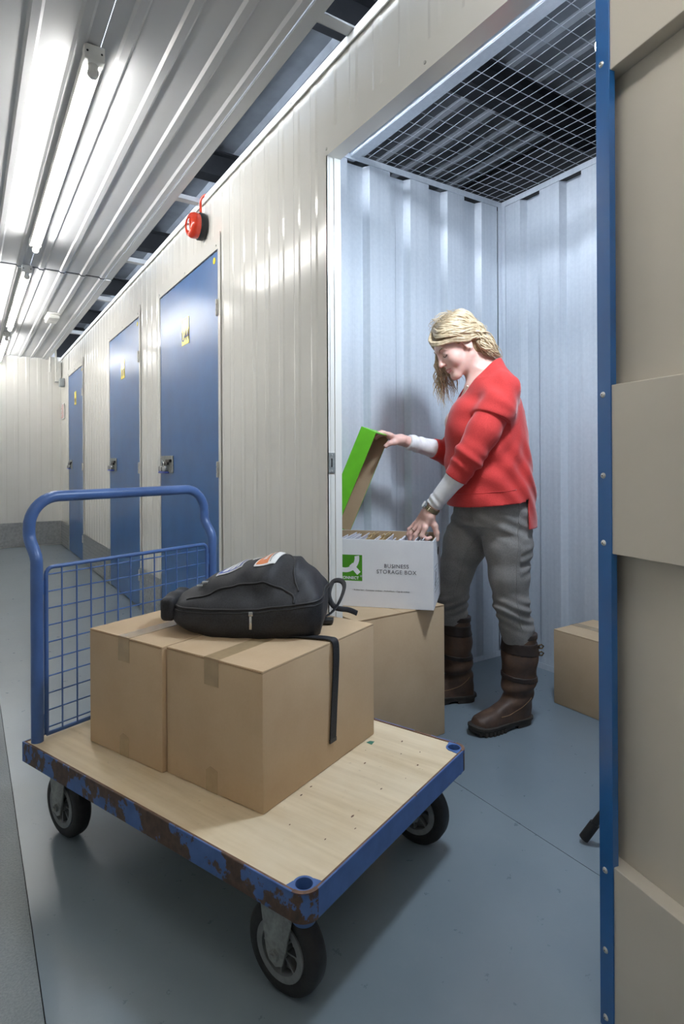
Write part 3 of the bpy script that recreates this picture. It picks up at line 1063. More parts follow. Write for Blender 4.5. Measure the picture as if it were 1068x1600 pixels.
# ------------------------------------------------------------------ cardboard boxes
def carton(name, label, size, loc, rz, seam='x', tape=True, group=None, cat='box'):
    """closed carton; base centre at loc; seam of the top flaps runs along local x or y"""
    lx, ly, lz = size
    B = thing(name, label, cat, loc, rz, group)
    MB().bbox(-lx / 2, lx / 2, -ly / 2, ly / 2, 0, lz - 0.005, 0.0035, 2).build('body', 'cardboard', B, True, 30)
    g = 0.0014
    for s in (-1, 1):
        m = MB()
        if seam == 'x':
            y0, y1 = (g, ly / 2 - 0.0005) if s > 0 else (-ly / 2 + 0.0005, -g)
            m.bbox(-lx / 2 + 0.001, lx / 2 - 0.001, y0, y1, lz - 0.006, lz, 0.0015)
        else:
            x0, x1 = (g, lx / 2 - 0.0005) if s > 0 else (-lx / 2 + 0.0005, -g)
            m.bbox(x0, x1, -ly / 2 + 0.001, ly / 2 - 0.001, lz - 0.006, lz, 0.0015)
        m.build('flap', 'cardboard', B)
    # dark cut edges of the flaps at the seam ends
    for s in (-1, 1):
        m = MB()
        if seam == 'x':
            m.box(s * lx / 2 - 0.0008, s * lx / 2 + 0.0006, -ly / 2 + 0.004, ly / 2 - 0.004, lz - 0.0045, lz - 0.0025)
        else:
            m.box(-lx / 2 + 0.004, lx / 2 - 0.004, s * ly / 2 - 0.0006, s * ly / 2 + 0.0006, lz - 0.0045, lz - 0.0025)
        m.build('cut_edge', 'cardboard_dark', B)
    if tape:
        w = 0.024
        m = MB()
        e = 0.0006
        if seam == 'x':
            m.box(-lx / 2 - e, lx / 2 + e, -w, w, lz, lz + e)
            for s in (-1, 1):
                x0, x1 = sorted((s * lx / 2, s * (lx / 2 + e)))
                m.box(x0, x1, -w, w, lz - 0.065, lz + e)
        else:
            m.box(-w, w, -ly / 2 - e, ly / 2 + e, lz, lz + e)
            for s in (-1, 1):
                y0, y1 = sorted((s * ly / 2, s * (ly / 2 + e)))
                m.box(-w, w, y0, y1, lz - 0.065, lz + e)
        m.build('tape', 'tape', B)
        for s in (-1, 1):
            m = MB()
            if seam == 'x':
                x0, x1 = sorted((s * lx / 2, s * (lx / 2 + e)))
                m.prism([(-w * 0.8, 0.001), (w * 0.8, 0.001), (w * 0.8, 0.05), (0.004, 0.062), (-w * 0.8, 0.055)], 'x', x0, x1)
            else:
                y0, y1 = sorted((s * ly / 2, s * (ly / 2 + e)))
                m.prism([(-w * 0.8, 0.001), (w * 0.8, 0.001), (w * 0.8, 0.05), (0.004, 0.062), (-w * 0.8, 0.055)], 'y', y0, y1)
            m.build('tape', 'tape', B)
    return B


DECK = 0.2700
c23, s23 = math.cos(math.radians(23.0)), math.sin(math.radians(23.0))
def along(p, a, b):
    """point p plus a along the long box axis and b along its other axis"""
    return (p[0] + a * c23 - b * s23, p[1] + a * s23 + b * c23)
nb = (0.551, 1.194)
cB = along(nb, 0.236, 0.1625)
cA = along(nb, 0.226, 0.325 + 0.004 + 0.156)
carton('cardboard_box', 'brown cardboard box on the trolley, the nearer one, black strap hanging over it', (0.472, 0.325, 0.318), (cB[0], cB[1], DECK), math.radians(23.0), group='cartons on the trolley')
carton('cardboard_box', 'brown cardboard box on the trolley, behind the nearer one, next to the mesh handle', (0.472, 0.312, 0.318), (cA[0], cA[1], DECK), math.radians(23.0), group='cartons on the trolley')
carton('cardboard_box', 'tall brown cardboard box on the unit floor under the white storage box', (0.42, 0.47, 0.500), (1.551 - 0.21, 1.703 + 0.235, 0), math.radians(1.5), seam='y', tape=False)
carton('cardboard_box', 'brown cardboard box in the back right corner of the unit', (0.28, 0.43, 0.321), (2.155 + 0.14, 1.67 - 0.215, 0), 0.0, seam='y')


# ------------------------------------------------------------------ white archive box with green lid
def storage_box():
    Rv, Fv = Vector((math.cos(YAW), -math.sin(YAW), 0)), Vector((math.sin(YAW), math.cos(YAW), 0))
    a = -math.radians(14)
    rz = -YAW + a                                # local x runs to the right along the printed face
    ux = Vector((math.cos(rz), math.sin(rz), 0))
    uy = Vector((-math.sin(rz), math.cos(rz), 0))
    corner = Rv * 0.337 + Fv * 2.18              # lower right corner of the printed face
    W, D, H = 0.455, 0.30, 0.257
    loc = corner - ux * W / 2
    S = thing('storage_box', 'open white archive box with green logo, full of paper, on the tall carton', 'box', (loc.x, loc.y, 0.5005), rz)
    t = 0.004
    MB().bbox(-W / 2, W / 2, 0, t, 0.0, H, 0.001).build('front_panel', 'white_card', S)
    MB().bbox(-W / 2, W / 2, D - t, D, 0.0, H, 0.001).build('back_panel', 'white_card', S)
    side = MB().bbox(W / 2 - t, W / 2, t, D - t, 0.0, H, 0.001).build('side_panel', 'white_card', S)
    MB().bbox(-W / 2, -W / 2 + t, t, D - t, 0.0, H, 0.001).build('side_panel', 'white_card', S)
    MB().box(-W / 2 + t, W / 2 - t, t, D - t, 0.0, 0.006).build('base_panel', 'white_card', S)
    e = 0.0012
    MB().box(-W / 2 + t, W / 2 - t, t, t + e, 0.006, H - 0.0005).build('inner_liner', 'cardboard_inside', S)
    MB().box(-W / 2 + t, W / 2 - t, D - t - e, D - t, 0.006, H - 0.0005).build('inner_liner', 'cardboard_inside', S)
    for x0 in (-W / 2 + t, W / 2 - t - e):
        MB().box(x0, x0 + e, t + e, D - t - e, 0.006, H - 0.0005).build('inner_liner', 'cardboard_inside', S)
    MB().box(-W / 2 + 0.012, -W / 2 + 0.075, D - t - 0.004, D - t - e, 0.01, H - 0.002).build('inner_liner', 'cardboard_inside', S)
    MB().box(W / 2 - 0.075, W / 2 - 0.012, D - t - 0.004, D - t - e, 0.01, H - 0.002).build('inner_liner', 'cardboard_inside', S)
    # hand hole in the right side
    hole = MB()
    hole.prism([(0.19 + 0.028 * math.cos(q) * (1.0), 0.195 + 0.016 * math.sin(q)) for q in [2 * PI * k / 16 for k in range(16)]], 'x', W / 2 - 0.001, W / 2 + 0.0008)
    hole.build('hand_hole', 'black_plastic', side)
    for y0, y1, z in ((0.05, 0.15, 0.15), (0.05, 0.12, 0.135), (0.05, 0.2, 0.085), (0.05, 0.2, 0.07), (0.05, 0.2, 0.055)):
        MB().box(W / 2, W / 2 + 0.0005, y0, y1, z, z + 0.0016).build('side_print', 'ink', side)
    pr = MB().tube([(W / 2 + 0.0003, 0.07, 0.075), (W / 2 + 0.0003, 0.10, 0.125), (W / 2 + 0.0003, 0.085, 0.13), (W / 2 + 0.0003, 0.06, 0.085), (W / 2 + 0.0003, 0.07, 0.075)], 0.0007, 4)
    pr.build('side_print', 'ink', side)
    # front print; px -> metres on the face: 1 px about 2.37 mm at this distance
    M0 = Matrix.Rotation(PI / 2, 4, 'X')
    def at(x, z):
        return Matrix.Translation((x, -0.0004, z)) @ M0
    xr = W / 2
    text_mesh('printed_text', 'BUSINESS', 0.0205, 'ink', S, at(xr - 0.139, 0.158), align='CENTER', spacing=1.12)
    text_mesh('printed_text', 'STORAGE BOX', 0.0205, 'ink', S, at(xr - 0.139, 0.136), align='CENTER', spacing=1.12)
    text_mesh('printed_text', '• Archive box – Conteneur archives – Archiefdoos – Caja de archivo', 0.0078, 'ink', S, at(xr - 0.199, 0.064), align='CENTER')
    # logo: green square with a white Q
    lx0, lx1, lz0, lz1 = xr - 0.385, xr - 0.270, 0.098, 0.197
    lg = MB().box(lx0, lx1, -0.0004, 0.0002, lz0, lz1).build('logo', 'green_print', S)
    cx, cz = lx1 - 0.067, lz1 - 0.012
    q = MB()
    ring = []
    seg = 36
    ro, ri = 0.056, 0.038
    for k in range(seg):
        a0, a1 = 2 * PI * k / seg, 2 * PI * (k + 1) / seg
        if math.sin((a0 + a1) / 2) > 0.15:
            continue
        q.add([(cx + ro * 1.0 * math.cos(a0), -0.0007, cz + ro * math.sin(a0)), (cx + ro * math.cos(a1), -0.0007, cz + ro * math.sin(a1)),
               (cx + ri * math.cos(a1), -0.0007, cz + ri * math.sin(a1)), (cx + ri * math.cos(a0), -0.0007, cz + ri * math.sin(a0))], [(0, 1, 2, 3)])
    d = Vector((0.68, -0.73))
    n = Vector((-d.y, d.x))
    c = Vector((cx, cz))
    p = [c + d * 0.034 + n * 0.009, c + d * 0.080 + n * 0.009, c + d * 0.080 - n * 0.009, c + d * 0.034 - n * 0.009]
    q.add([(v.x, -0.0008, v.y) for v in p], [(0, 1, 2, 3)])
    q.build('logo_letter', 'white_ink', lg)
    text_mesh('logo_text', 'Q-CONNECT', 0.0148, 'white_ink', lg, Matrix.Translation((0, -0.0004, 0)) @ at((lx0 + lx1) / 2 - 0.001, lz0 + 0.0105), align='CENTER', offset=0.0004, spacing=1.02)
    text_mesh('logo_text', '®', 0.010, 'white_ink', lg, Matrix.Translation((0, -0.0004, 0)) @ at(lx1 - 0.004, lz0 + 0.018), align='CENTER')
    # green lid hinged along the left end, raised
    LL, LD, LH = 0.455, D + 0.012, 0.062
    lid = thing('lid', None, None)
    lid.parent = S
    lid.location = (-W / 2 + 0.008, 0, H + 0.012)
    lid.rotation_euler = (0, -math.radians(67), 0)
    # local lid frame: x along the lid, y across, z out of its top; rim hangs to -z
    y0, y1 = -0.006, D + 0.006
    lid_parts = MB().bbox(0, LL, y0, y1, -0.004, 0, 0.001)
    lid_parts.build('lid_panel', 'green_card', lid)
    MB().box(0.004, LL - 0.004, y0 + 0.004, y1 - 0.004, -0.0055, -0.004).build('lid_liner', 'cardboard_inside', lid)
    MB().bbox(0, LL, y0, y0 + 0.004, -LH, -0.004, 0.001).build('lid_rim', 'green_card', lid)
    MB().bbox(0, LL, y1 - 0.004, y1, -LH, -0.004, 0.001).build('lid_rim', 'green_card', lid)
    MB().bbox(LL - 0.004, LL, y0 + 0.004, y1 - 0.004, -LH, -0.004, 0.001).build('lid_rim', 'green_card', lid)
    MB().bbox(0, 0.004, y0 + 0.004, y1 - 0.004, -LH * 0.4, -0.004, 0.001).build('lid_rim', 'green_card', lid)
    MB().box(0.004, LL - 0.004, y1 - 0.0055, y1 - 0.004, -LH + 0.001, -0.0055).build('lid_liner', 'cardboard_inside', lid)
    MB().box(0.004, LL - 0.004, y0 + 0.004, y0 + 0.0055, -LH + 0.001, -0.0055).build('lid_liner', 'cardboard_inside', lid)
    MB().box(LL - 0.0055, LL - 0.004, y0 + 0.0055, y1 - 0.0055, -LH + 0.001, -0.0055).build('lid_liner', 'cardboard_inside', lid)
    # papers and folders filed in the box
    rnd = random.Random(3)
    x = -W / 2 + 0.055
    k = 0
    while x < W / 2 - 0.03:
        h = 0.238 + rnd.uniform(-0.012, 0.022)
        wd = rnd.uniform(0.20, 0.25)
        tilt = 0.4
        y0_ = 0.02 + rnd.uniform(0, 0.02)
        mm = 'manila' if k in (9, 10, 13, 14) else 'paper'
        m = MB().box(-0.0013, 0.0013, y0_, y0_ + wd, 0.0, h)
        if mm == 'manila':
            m.box(-0.0013, 0.0013, y0_ + 0.05, y0_ + 0.11, h, h + 0.010)
        o = m.build('paper_sheaf' if mm == 'paper' else 'manila_folder', mm)
        o.rotation_mode = 'XYZ'
        base = Vector((loc.x, loc.y, 0.507)) + ux * (x - 0.05) + uy * 0.0
        o.location = base
        o.rotation_euler = (0, tilt, rz)
        o.rotation_euler = (Matrix.Rotation(rz, 3, 'Z') @ Matrix.Rotation(tilt * 0.6, 3, 'Y')).to_euler()
        tag(o, 'white paper sheaf filed upright among others in the open storage box' if mm == 'paper' else 'buff card folder in the open storage box, %s of four among white papers' % {9: 'leftmost', 10: 'second from left', 13: 'third from left', 14: 'rightmost'}.get(k, 'another'),
            'paper' if mm == 'paper' else 'folder', 'papers filed in the white storage box' if mm == 'paper' else 'folders filed in the white storage box')
        x += rnd.uniform(0.009, 0.017)
        k += 1
    return S


storage_box()


# ------------------------------------------------------------------ small fittings
def sounder():
    t = thing('fire_alarm_sounder', 'round red fire alarm sounder with black base on the cream wall', 'alarm', (WX - 0.007, 2.985, 2.285))
    M = Matrix.Rotation(-PI / 2, 4, 'Y')       # local z -> -x (into the corridor)
    MB().lathe([(0.0, 0.0), (0.066, 0.0), (0.069, 0.006), (0.069, 0.026), (0.064, 0.032), (0.0, 0.032)], m=M, seg=40).build('base', 'black_plastic', t, True, 40)
    MB().lathe([(0.062, 0.030), (0.065, 0.036), (0.065, 0.060), (0.058, 0.076), (0.044, 0.083), (0.036, 0.081), (0.034, 0.076), (0.0, 0.076)], m=M, seg=44).build('body', 'red_plastic', t, True, 50)
    MB().lathe([(0.0, 0.0765), (0.030, 0.0765), (0.030, 0.079), (0.0, 0.079)], m=M, seg=32).build('centre_disc', 'white_plastic', t, True, 40)
    MB().lathe([(0.0, 0.079), (0.007, 0.079), (0.006, 0.086), (0.0, 0.087)], m=M, seg=16).build('centre_stud', 'chrome', t, True, 40)
    MB().box(-0.0797, -0.0788, -0.010, 0.010, 0.013, 0.016).build('disc_print', 'ink', t)
    MB().box(-0.0797, -0.0788, -0.008, 0.008, 0.019, 0.0215).build('disc_print', 'ink', t)
    for s in (-1, 1):
        rib = MB().tube([(-0.079, s * 0.028, 0.036), (-0.084, s * 0.036, 0.005), (-0.080, s * 0.030, -0.032)], 0.005, 8)
        rib.build('raised_rib', 'red_plastic', t, True)
    pth = [(-0.020, -0.018, 0.062), (-0.022, -0.019, 0.10), (-0.021, -0.022, 0.13), (-0.010, -0.030, 0.15), (0.012, -0.042, 0.158), (0.04, -0.055, 0.154)]
    from mathutils.geometry import interpolate_bezier
    sm = []
    for i in range(len(pth) - 1):
        a, b = Vector(pth[i]), Vector(pth[i + 1])
        a0 = Vector(pth[max(i - 1, 0)])
        b1 = Vector(pth[min(i + 2, len(pth) - 1)])
        sm += interpolate_bezier(a, a + (b - a0) / 6, b - (b1 - a) / 6, b, 6)[:-1]
    sm.append(Vector(pth[-1]))
    MB().tube(sm, 0.0065, 10).build('cable', 'red_plastic', t, True, 80)


sounder()


def small_things():
    # emergency light / detector on the ceiling
    t = thing('ceiling_emergency_light', 'small clear plastic emergency light on the ceiling beside the second batten', 'light', (0.672, 5.97, 2.411))
    MB().bbox(-0.055, 0.055, -0.14, 0.14, -0.014, 0.0, 0.004).build('base', 'white_plastic', t, True, 40)
    MB().bbox(-0.05, 0.05, -0.13, 0.13, -0.05, -0.014, 0.014, 3).build('cover', 'white_plastic', t, True, 40)
    # things by the end wall
    o = thing('junction_box', 'small grey electrical box high on the wall at the corridor end', 'box', (WX - 0.007, 8.19, 2.03))
    MB().bbox(-0.05, 0, -0.06, 0.06, 0.0, 0.10, 0.004).build('housing', 'grey_plastic', o, True, 40)
    MB().bbox(-0.056, -0.05, -0.058, 0.058, 0.002, 0.098, 0.002).build('cover', 'grey_plastic', o, True, 40)
    o = thing('wall_notice', 'pinkish printed notice on the wall beyond the farthest blue door', 'sign', (WX - 0.007, 8.30, 1.625))
    MB().bbox(-0.006, 0.0, -0.13, 0.13, 0, 0.2, 0.001).build('board', 'label_white', o)
    for i in range(9):
        z = 0.02 + i * 0.0195
        m = MB().box(-0.0068, -0.006, -0.11, 0.11 - 0.03 * (i % 3), z, z + 0.009)
        m.build('printed_line', 'sign_pink', o)
    o = thing('cable_conduit', 'white bent conduit pipes dropping from roof gap at the corridor end', 'pipe', (0, 8.4, 2.3))
    for k, (dx, zz) in enumerate(((0.0, 0.28), (0.05, 0.30))):
        pts = []
        for i in range(9):
            a = PI / 2 * i / 8
            pts.append((0.99 - dx * 0.9 + (0.16 - dx) * math.sin(a) * 0.35 - 0.07, -0.5 + 0.42 * math.sin(a) + dx, -0.07 + zz * math.cos(a)))
        MB().tube(pts, 0.012, 10).build('pipe', 'white_plastic', o, True)
    tr = thing('cable_trunking', 'short white cable trunking in the corner at the corridor end', 'trunking', (WX - 0.03, YEND - 0.03, 2.12))
    MB().bbox(-0.05, 0.018, -0.06, 0.0, 0.0, 0.26, 0.003).build('cover', 'white_plastic', tr)
    MB().bbox(-0.055, 0.020, -0.065, 0.0, -0.008, 0.0, 0.002).build('end_plate', 'grey_plastic', tr)


small_things()
# ------------------------------------------------------------------ implicit surfaces -> meshes (for soft shapes)
def V3(*a):
    return np.array(a, dtype=np.float32)


def smin(a, b, k):
    h = np.maximum(k - np.abs(a - b), 0) / k
    return np.minimum(a, b) - h * h * k * 0.25


def smax(a, b, k):
    return -smin(-a, -b, k)


def cap(P, a, b, ra, rb):
    a, b = V3(*a), V3(*b)
    ab = b - a
    t = np.clip(((P - a) @ ab) / max(float(ab @ ab), 1e-12), 0, 1)
    return np.linalg.norm(P - a - t[:, None] * ab, axis=1) - (ra + (rb - ra) * t)


def chain(P, pts, rs, k=0.01):
    d = None
    for i in range(len(pts) - 1):
        e = cap(P, pts[i], pts[i + 1], rs[i], rs[i + 1])
        d = e if d is None else smin(d, e, k)
    return d


def ell(P, c, r, M=None):
    q = P - V3(*c)
    if M is not None:
        q = q @ M
    r = V3(*r)
    k0 = np.linalg.norm(q / r, axis=1)
    k1 = np.linalg.norm(q / (r * r), axis=1)
    return k0 * (k0 - 1) / np.maximum(k1, 1e-9)


def rbox(P, c, h, rad, M=None):
    q = P - V3(*c)
    if M is not None:
        q = q @ M
    q = np.abs(q) - (V3(*h) - rad)
    return np.linalg.norm(np.maximum(q, 0), axis=1) + np.minimum(q.max(axis=1), 0) - rad


def loft(P, st, zi=2, rot=None):
    """stack of ellipses; st rows: (z, cu, cv, ru, rv[, angle])"""
    st = np.array(st, dtype=np.float32)
    z = P[:, zi]
    f = lambda j: np.interp(z, st[:, 0], st[:, j]).astype(np.float32)
    du, dv = P[:, 0] - f(1), P[:, 1] - f(2)
    if st.shape[1] > 5:
        a = f(5)
        c, s = np.cos(a), np.sin(a)
        du, dv = du * c + dv * s, -du * s + dv * c
    ru, rv = f(3), f(4)
    k = np.sqrt((du / ru) ** 2 + (dv / rv) ** 2)
    k1 = np.sqrt((du / ru ** 2) ** 2 + (dv / rv ** 2) ** 2)
    d = k * (k - 1) / np.maximum(k1, 1e-6)
    d = np.maximum(d, -np.minimum(ru, rv))
    return np.maximum(d, np.maximum(st[0, 0] - z, z - st[-1, 0]))


def nets(f, lo, hi, h):
    """sparse surface nets: returns verts (n,3), quads (m,4)"""
    lo, hi = np.array(lo, float), np.array(hi, float)
    C = 4
    nc = np.ceil((hi - lo) / (h * C)).astype(int)
    n = nc * C + 1
    ax = [lo[i] + np.arange(nc[i] + 1) * h * C for i in range(3)]
    G = np.stack(np.meshgrid(*ax, indexing='ij'), -1).reshape(-1, 3).astype(np.float32)
    D = f(G).reshape(nc + 1)
    near = np.abs(D) < h * C * 1.9
    act = np.zeros(nc, bool)
    for dx in (0, 1):
        for dy in (0, 1):
            for dz in (0, 1):
                act |= near[dx:dx + nc[0], dy:dy + nc[1], dz:dz + nc[2]]
    V = np.ones(n, np.float32)
    sg = np.where(D < 0, -1, 1).astype(np.float32)
    V[:-1, :-1, :-1] = np.repeat(np.repeat(np.repeat(sg[:-1, :-1, :-1], C, 0), C, 1), C, 2)
    m = np.zeros(n, bool)
    A = np.repeat(np.repeat(np.repeat(act, C, 0), C, 1), C, 2)
    for dx in (0, 1):
        for dy in (0, 1):
            for dz in (0, 1):
                m[dx:n[0] - 1 + dx, dy:n[1] - 1 + dy, dz:n[2] - 1 + dz] |= A
    idx = np.argwhere(m)
    P = (lo + idx * h).astype(np.float32)
    vals = np.concatenate([f(P[i:i + 400000]) for i in range(0, len(P), 400000)])
    V[m] = vals
    ins = V < 0
    cnt = np.zeros(n - 1, np.int8)
    for dx in (0, 1):
        for dy in (0, 1):
            for dz in (0, 1):
                cnt += ins[dx:n[0] - 1 + dx, dy:n[1] - 1 + dy, dz:n[2] - 1 + dz]
    cells = np.argwhere((cnt > 0) & (cnt < 8))
    corner = np.array([(dx, dy, dz) for dx in (0, 1) for dy in (0, 1) for dz in (0, 1)])
    cv = np.stack([V[cells[:, 0] + c[0], cells[:, 1] + c[1], cells[:, 2] + c[2]] for c in corner], 1)
    acc = np.zeros((len(cells), 3))
    num = np.zeros(len(cells))
    for i in range(8):
        for j in range(i + 1, 8):
            if np.abs(corner[i] - corner[j]).sum() == 1:
                a, b = cv[:, i], cv[:, j]
                x = (a < 0) != (b < 0)
                t = np.where(x, a / np.where(x, a - b, 1), 0)
                p = corner[i] + t[:, None] * (corner[j] - corner[i])
                acc += np.where(x[:, None], p, 0)
                num += x
    verts = lo + (cells + acc / num[:, None]) * h
    vid = -np.ones(n - 1, np.int64)
    vid[cells[:, 0], cells[:, 1], cells[:, 2]] = np.arange(len(cells))
    quads = []
    for a in range(3):
        b, c = (a + 1) % 3, (a + 2) % 3
        s0 = [slice(None)] * 3
        s1 = [slice(None)] * 3
        s0[a] = slice(0, n[a] - 1)
        s1[a] = slice(1, n[a])
        i0, i1 = ins[tuple(s0)], ins[tuple(s1)]
        e = np.argwhere(i0 != i1)
        ok = (e[:, b] > 0) & (e[:, c] > 0) & (e[:, b] < n[b] - 1) & (e[:, c] < n[c] - 1)
        e = e[ok]
        fl = i0[e[:, 0], e[:, 1], e[:, 2]]
        def vv(db, dc):
            q = e.copy()
            q[:, b] += db
            q[:, c] += dc
            return vid[q[:, 0], q[:, 1], q[:, 2]]
        q = np.stack([vv(-1, -1), vv(0, -1), vv(0, 0), vv(-1, 0)], 1)
        q[~fl] = q[~fl][:, ::-1]
        quads.append(q)
    return verts, np.concatenate(quads)


def soft(name, f, lo, hi, h, material, parent, keep=None, relax=2):
    v, q = nets(f, lo, hi, h)
    # light smoothing by projecting a relaxed mesh back on the surface
    me = bpy.data.meshes.new(name)
    me.vertices.add(len(v))
    me.vertices.foreach_set('co', v.astype(np.float32).ravel())
    me.loops.add(len(q) * 4)
    me.loops.foreach_set('vertex_index', q.astype(np.int32).ravel())
    me.polygons.add(len(q))
    me.polygons.foreach_set('loop_start', np.arange(0, len(q) * 4, 4, dtype=np.int32))
    me.update(calc_edges=True)
    me.validate()
    me.shade_smooth()
    me.materials.append(MATS[material])
    o = bpy.data.objects.new(name, me)
    COL.objects.link(o)
    o.parent = parent
    return o


def grad(f, P, e=0.0015):
    g = np.zeros_like(P)
    for i in range(3):
        d = np.zeros(3, np.float32)
        d[i] = e
        g[:, i] = (f(P + d) - f(P - d)) / (2 * e)
    n = np.linalg.norm(g, axis=1, keepdims=True)
    return g / np.maximum(n, 1e-9)


def onto(f, pts, off=0.0, it=8):
    """project points on the surface f = off"""
    P = np.array(pts, dtype=np.float32).reshape(-1, 3)
    for _ in range(it):
        P = P - grad(f, P) * (f(P) - off)[:, None] * 0.9
    return P.astype(np.float32)


def smooth_path(pts, n=6):
    p = [Vector(q) for q in pts]
    out = []
    for i in range(len(p) - 1):
        p0, p1, p2, p3 = p[max(i - 1, 0)], p[i], p[i + 1], p[min(i + 2, len(p) - 1)]
        for k in range(n):
            t = k / n
            out.append(0.5 * ((2 * p1) + (p2 - p0) * t + (2 * p0 - 5 * p1 + 4 * p2 - p3) * t * t + (3 * p1 - p0 - 3 * p2 + p3) * t ** 3))
    out.append(p[-1])
    return out


# ------------------------------------------------------------------ backpack lying on the cartons
def backpack():
    B = thing('backpack', 'black nylon backpack lying on the cartons, with two printed patches', 'backpack', (0.684, 1.559, DECK + 0.3185), -YAW + math.radians(-3))
    # local: x to the right (bottom of the bag), y away, z up
    def f(P):
        x = P[:, 0]
        # lower gusset part
        t = np.clip((x + 0.20) / 0.40, 0, 1)
        w = np.interp(x, [-0.22, -0.16, -0.05, 0.12, 0.22], [0.085, 0.115, 0.145, 0.15, 0.13]).astype(np.float32)
        Q = P.copy()
        Q[:, 1] = P[:, 1] / w * 0.15
        lift = np.interp(x, [-0.22, -0.15, -0.08, 0.1, 0.17, 0.24], [0.022, 0.006, 0.0, 0.0, 0.003, 0.02]).astype(np.float32)
        top = np.interp(x, [-0.22, -0.1, 0.05, 0.17, 0.22], [0.082, 0.088, 0.092, 0.112, 0.118]).astype(np.float32)
        zc = (lift + top) / 2
        hz = (top - lift) / 2
        Q[:, 2] = (P[:, 2] - zc) / hz * 0.05
        a = rbox(Q, (0.005, 0, 0), (0.205, 0.15, 0.05), 0.042)
        # upper front-pocket dome
        Q2 = P.copy()
        htop = np.interp(x, [-0.22, -0.17, -0.10, -0.02, 0.07, 0.14, 0.19, 0.23], [0.075, 0.105, 0.145, 0.178, 0.200, 0.190, 0.150, 0.08]).astype(np.float32)
        w2 = np.interp(x, [-0.22, -0.1, 0.05, 0.2], [0.07, 0.12, 0.135, 0.12]).astype(np.float32)
        yy = (P[:, 1] - 0.012) / w2
        z2 = (P[:, 2] - 0.05) / np.maximum(htop - 0.05, 0.01)
        r = np.sqrt(np.abs(yy) ** 2.4 + np.abs(z2) ** 2.2 + 1e-9)
        b = (r - 1) * 0.085
        b = np.maximum(b, np.maximum(-0.2 - x, x - 0.205))
        d = smin(a, b, 0.035)
        d = d + 0.0022 * np.sin(x * 38 + P[:, 1] * 25) * np.sin(P[:, 2] * 40 + x * 14) + 0.0012 * np.sin(x * 95 - P[:, 2] * 80)
        return d
    soft('body', f, (-0.26, -0.2, -0.01), (0.26, 0.2, 0.24), 0.004, 'black_nylon', B)
    # piping round the gusset and round the front pocket
    ring = []
    for k in range(72):
        a = 2 * PI * k / 72
        x, y = 0.205 * math.cos(a), 0.15 * math.sin(a)
        z = np.interp(x, [-0.22, -0.1, 0.05, 0.15, 0.22], [0.072, 0.074, 0.078, 0.094, 0.108])
        ring.append((x * 1.1, y * 1.15, z))
    P = np.array(ring, np.float32)
    # march horizontally to the surface
    c = np.array([0.0, 0.0], np.float32)
    lo_, hi_ = np.zeros(72), np.ones(72) * 1.3
    for _ in range(28):
        mid = (lo_ + hi_) / 2
        q = P.copy()
        q[:, :2] = P[:, :2] * mid[:, None]
        ins = f(q) < 0
        lo_ = np.where(ins, mid, lo_)
        hi_ = np.where(ins, hi_, mid)
    P[:, :2] *= lo_[:, None]
    MB().tube([tuple(p) for p in P], 0.0034, 8, closed=True).build('piping', 'black_piping', B, True, 180)
    P2 = P.copy()
    P2[:, 2] -= 0.010
    P2 = onto(f, P2, 0.0008)
    MB().tube([tuple(p) for p in P2], 0.0018, 6, closed=True).build('zip', 'black_piping', B, True, 180)
    arch = [(-0.165, -0.09, 0.105), (-0.10, -0.115, 0.135), (-0.02, -0.12, 0.150), (0.06, -0.125, 0.150), (0.115, -0.125, 0.140), (0.14, -0.135, 0.118), (0.142, -0.14, 0.095)]
    pa = onto(f, [tuple(p) for p in smooth_path(arch, 8)], 0.0005)
    MB().tube([tuple(p) for p in pa], 0.003, 8).build('piping', 'black_piping', B, True, 180)
    arch = [(-0.17, -0.01, 0.125), (-0.12, -0.06, 0.148), (-0.08, -0.085, 0.15), (0.0, -0.09, 0.175)]
    arch = [(0.10, 0.06, 0.19), (0.13, -0.02, 0.185), (0.135, -0.08, 0.165), (0.15, -0.12, 0.13)]
    pa = onto(f, [tuple(p) for p in smooth_path(arch, 8)], 0.0003)
    MB().tube([tuple(p) for p in pa], 0.0022, 6).build('seam', 'black_piping', B, True, 180)
    # zip pullers
    p = onto(f, [(0.03, -0.16, 0.072)], 0.003)[0]
    z = MB().bbox(p[0] - 0.006, p[0] + 0.006, p[1] - 0.004, p[1] + 0.003, p[2] - 0.004, p[2] + 0.008, 0.002)
    z.bbox(p[0] - 0.0035, p[0] + 0.0035, p[1] - 0.006, p[1] - 0.003, p[2] - 0.038, p[2] - 0.003, 0.0012)
    z.build('zip_puller', 'chrome', B, True, 40)
    p = onto(f, [(-0.135, -0.06, 0.15)], 0.004)[0]
    z = MB().bbox(p[0] - 0.008, p[0] + 0.010, p[1] - 0.006, p[1] + 0.006, p[2] - 0.003, p[2] + 0.005, 0.002)
    z.bbox(p[0] - 0.022, p[0] - 0.004, p[1] - 0.008, p[1] - 0.001, p[2] - 0.010, p[2] - 0.004, 0.0012)
    z.build('zip_puller', 'chrome', B, True, 40)

    # printed patches hugging the top
    def patch(name, mat_, corners, nu, nv, off, parent, rng=(0, 1, 0, 1)):
        c00, c10, c11, c01 = [np.array(c, float) for c in corners]
        pts = []
        for i in range(nu + 1):
            for j in range(nv + 1):
                u = rng[0] + (rng[1] - rng[0]) * i / nu
                v = rng[2] + (rng[3] - rng[2]) * j / nv
                pts.append((1 - u) * (1 - v) * c00 + u * (1 - v) * c10 + u * v * c11 + (1 - u) * v * c01)
        up = onto(f, pts, off)
        dn = onto(f, pts, off - 0.0012)
        m = MB()
        n = (nu + 1) * (nv + 1)
        fs = []
        ix = lambda i, j: i * (nv + 1) + j
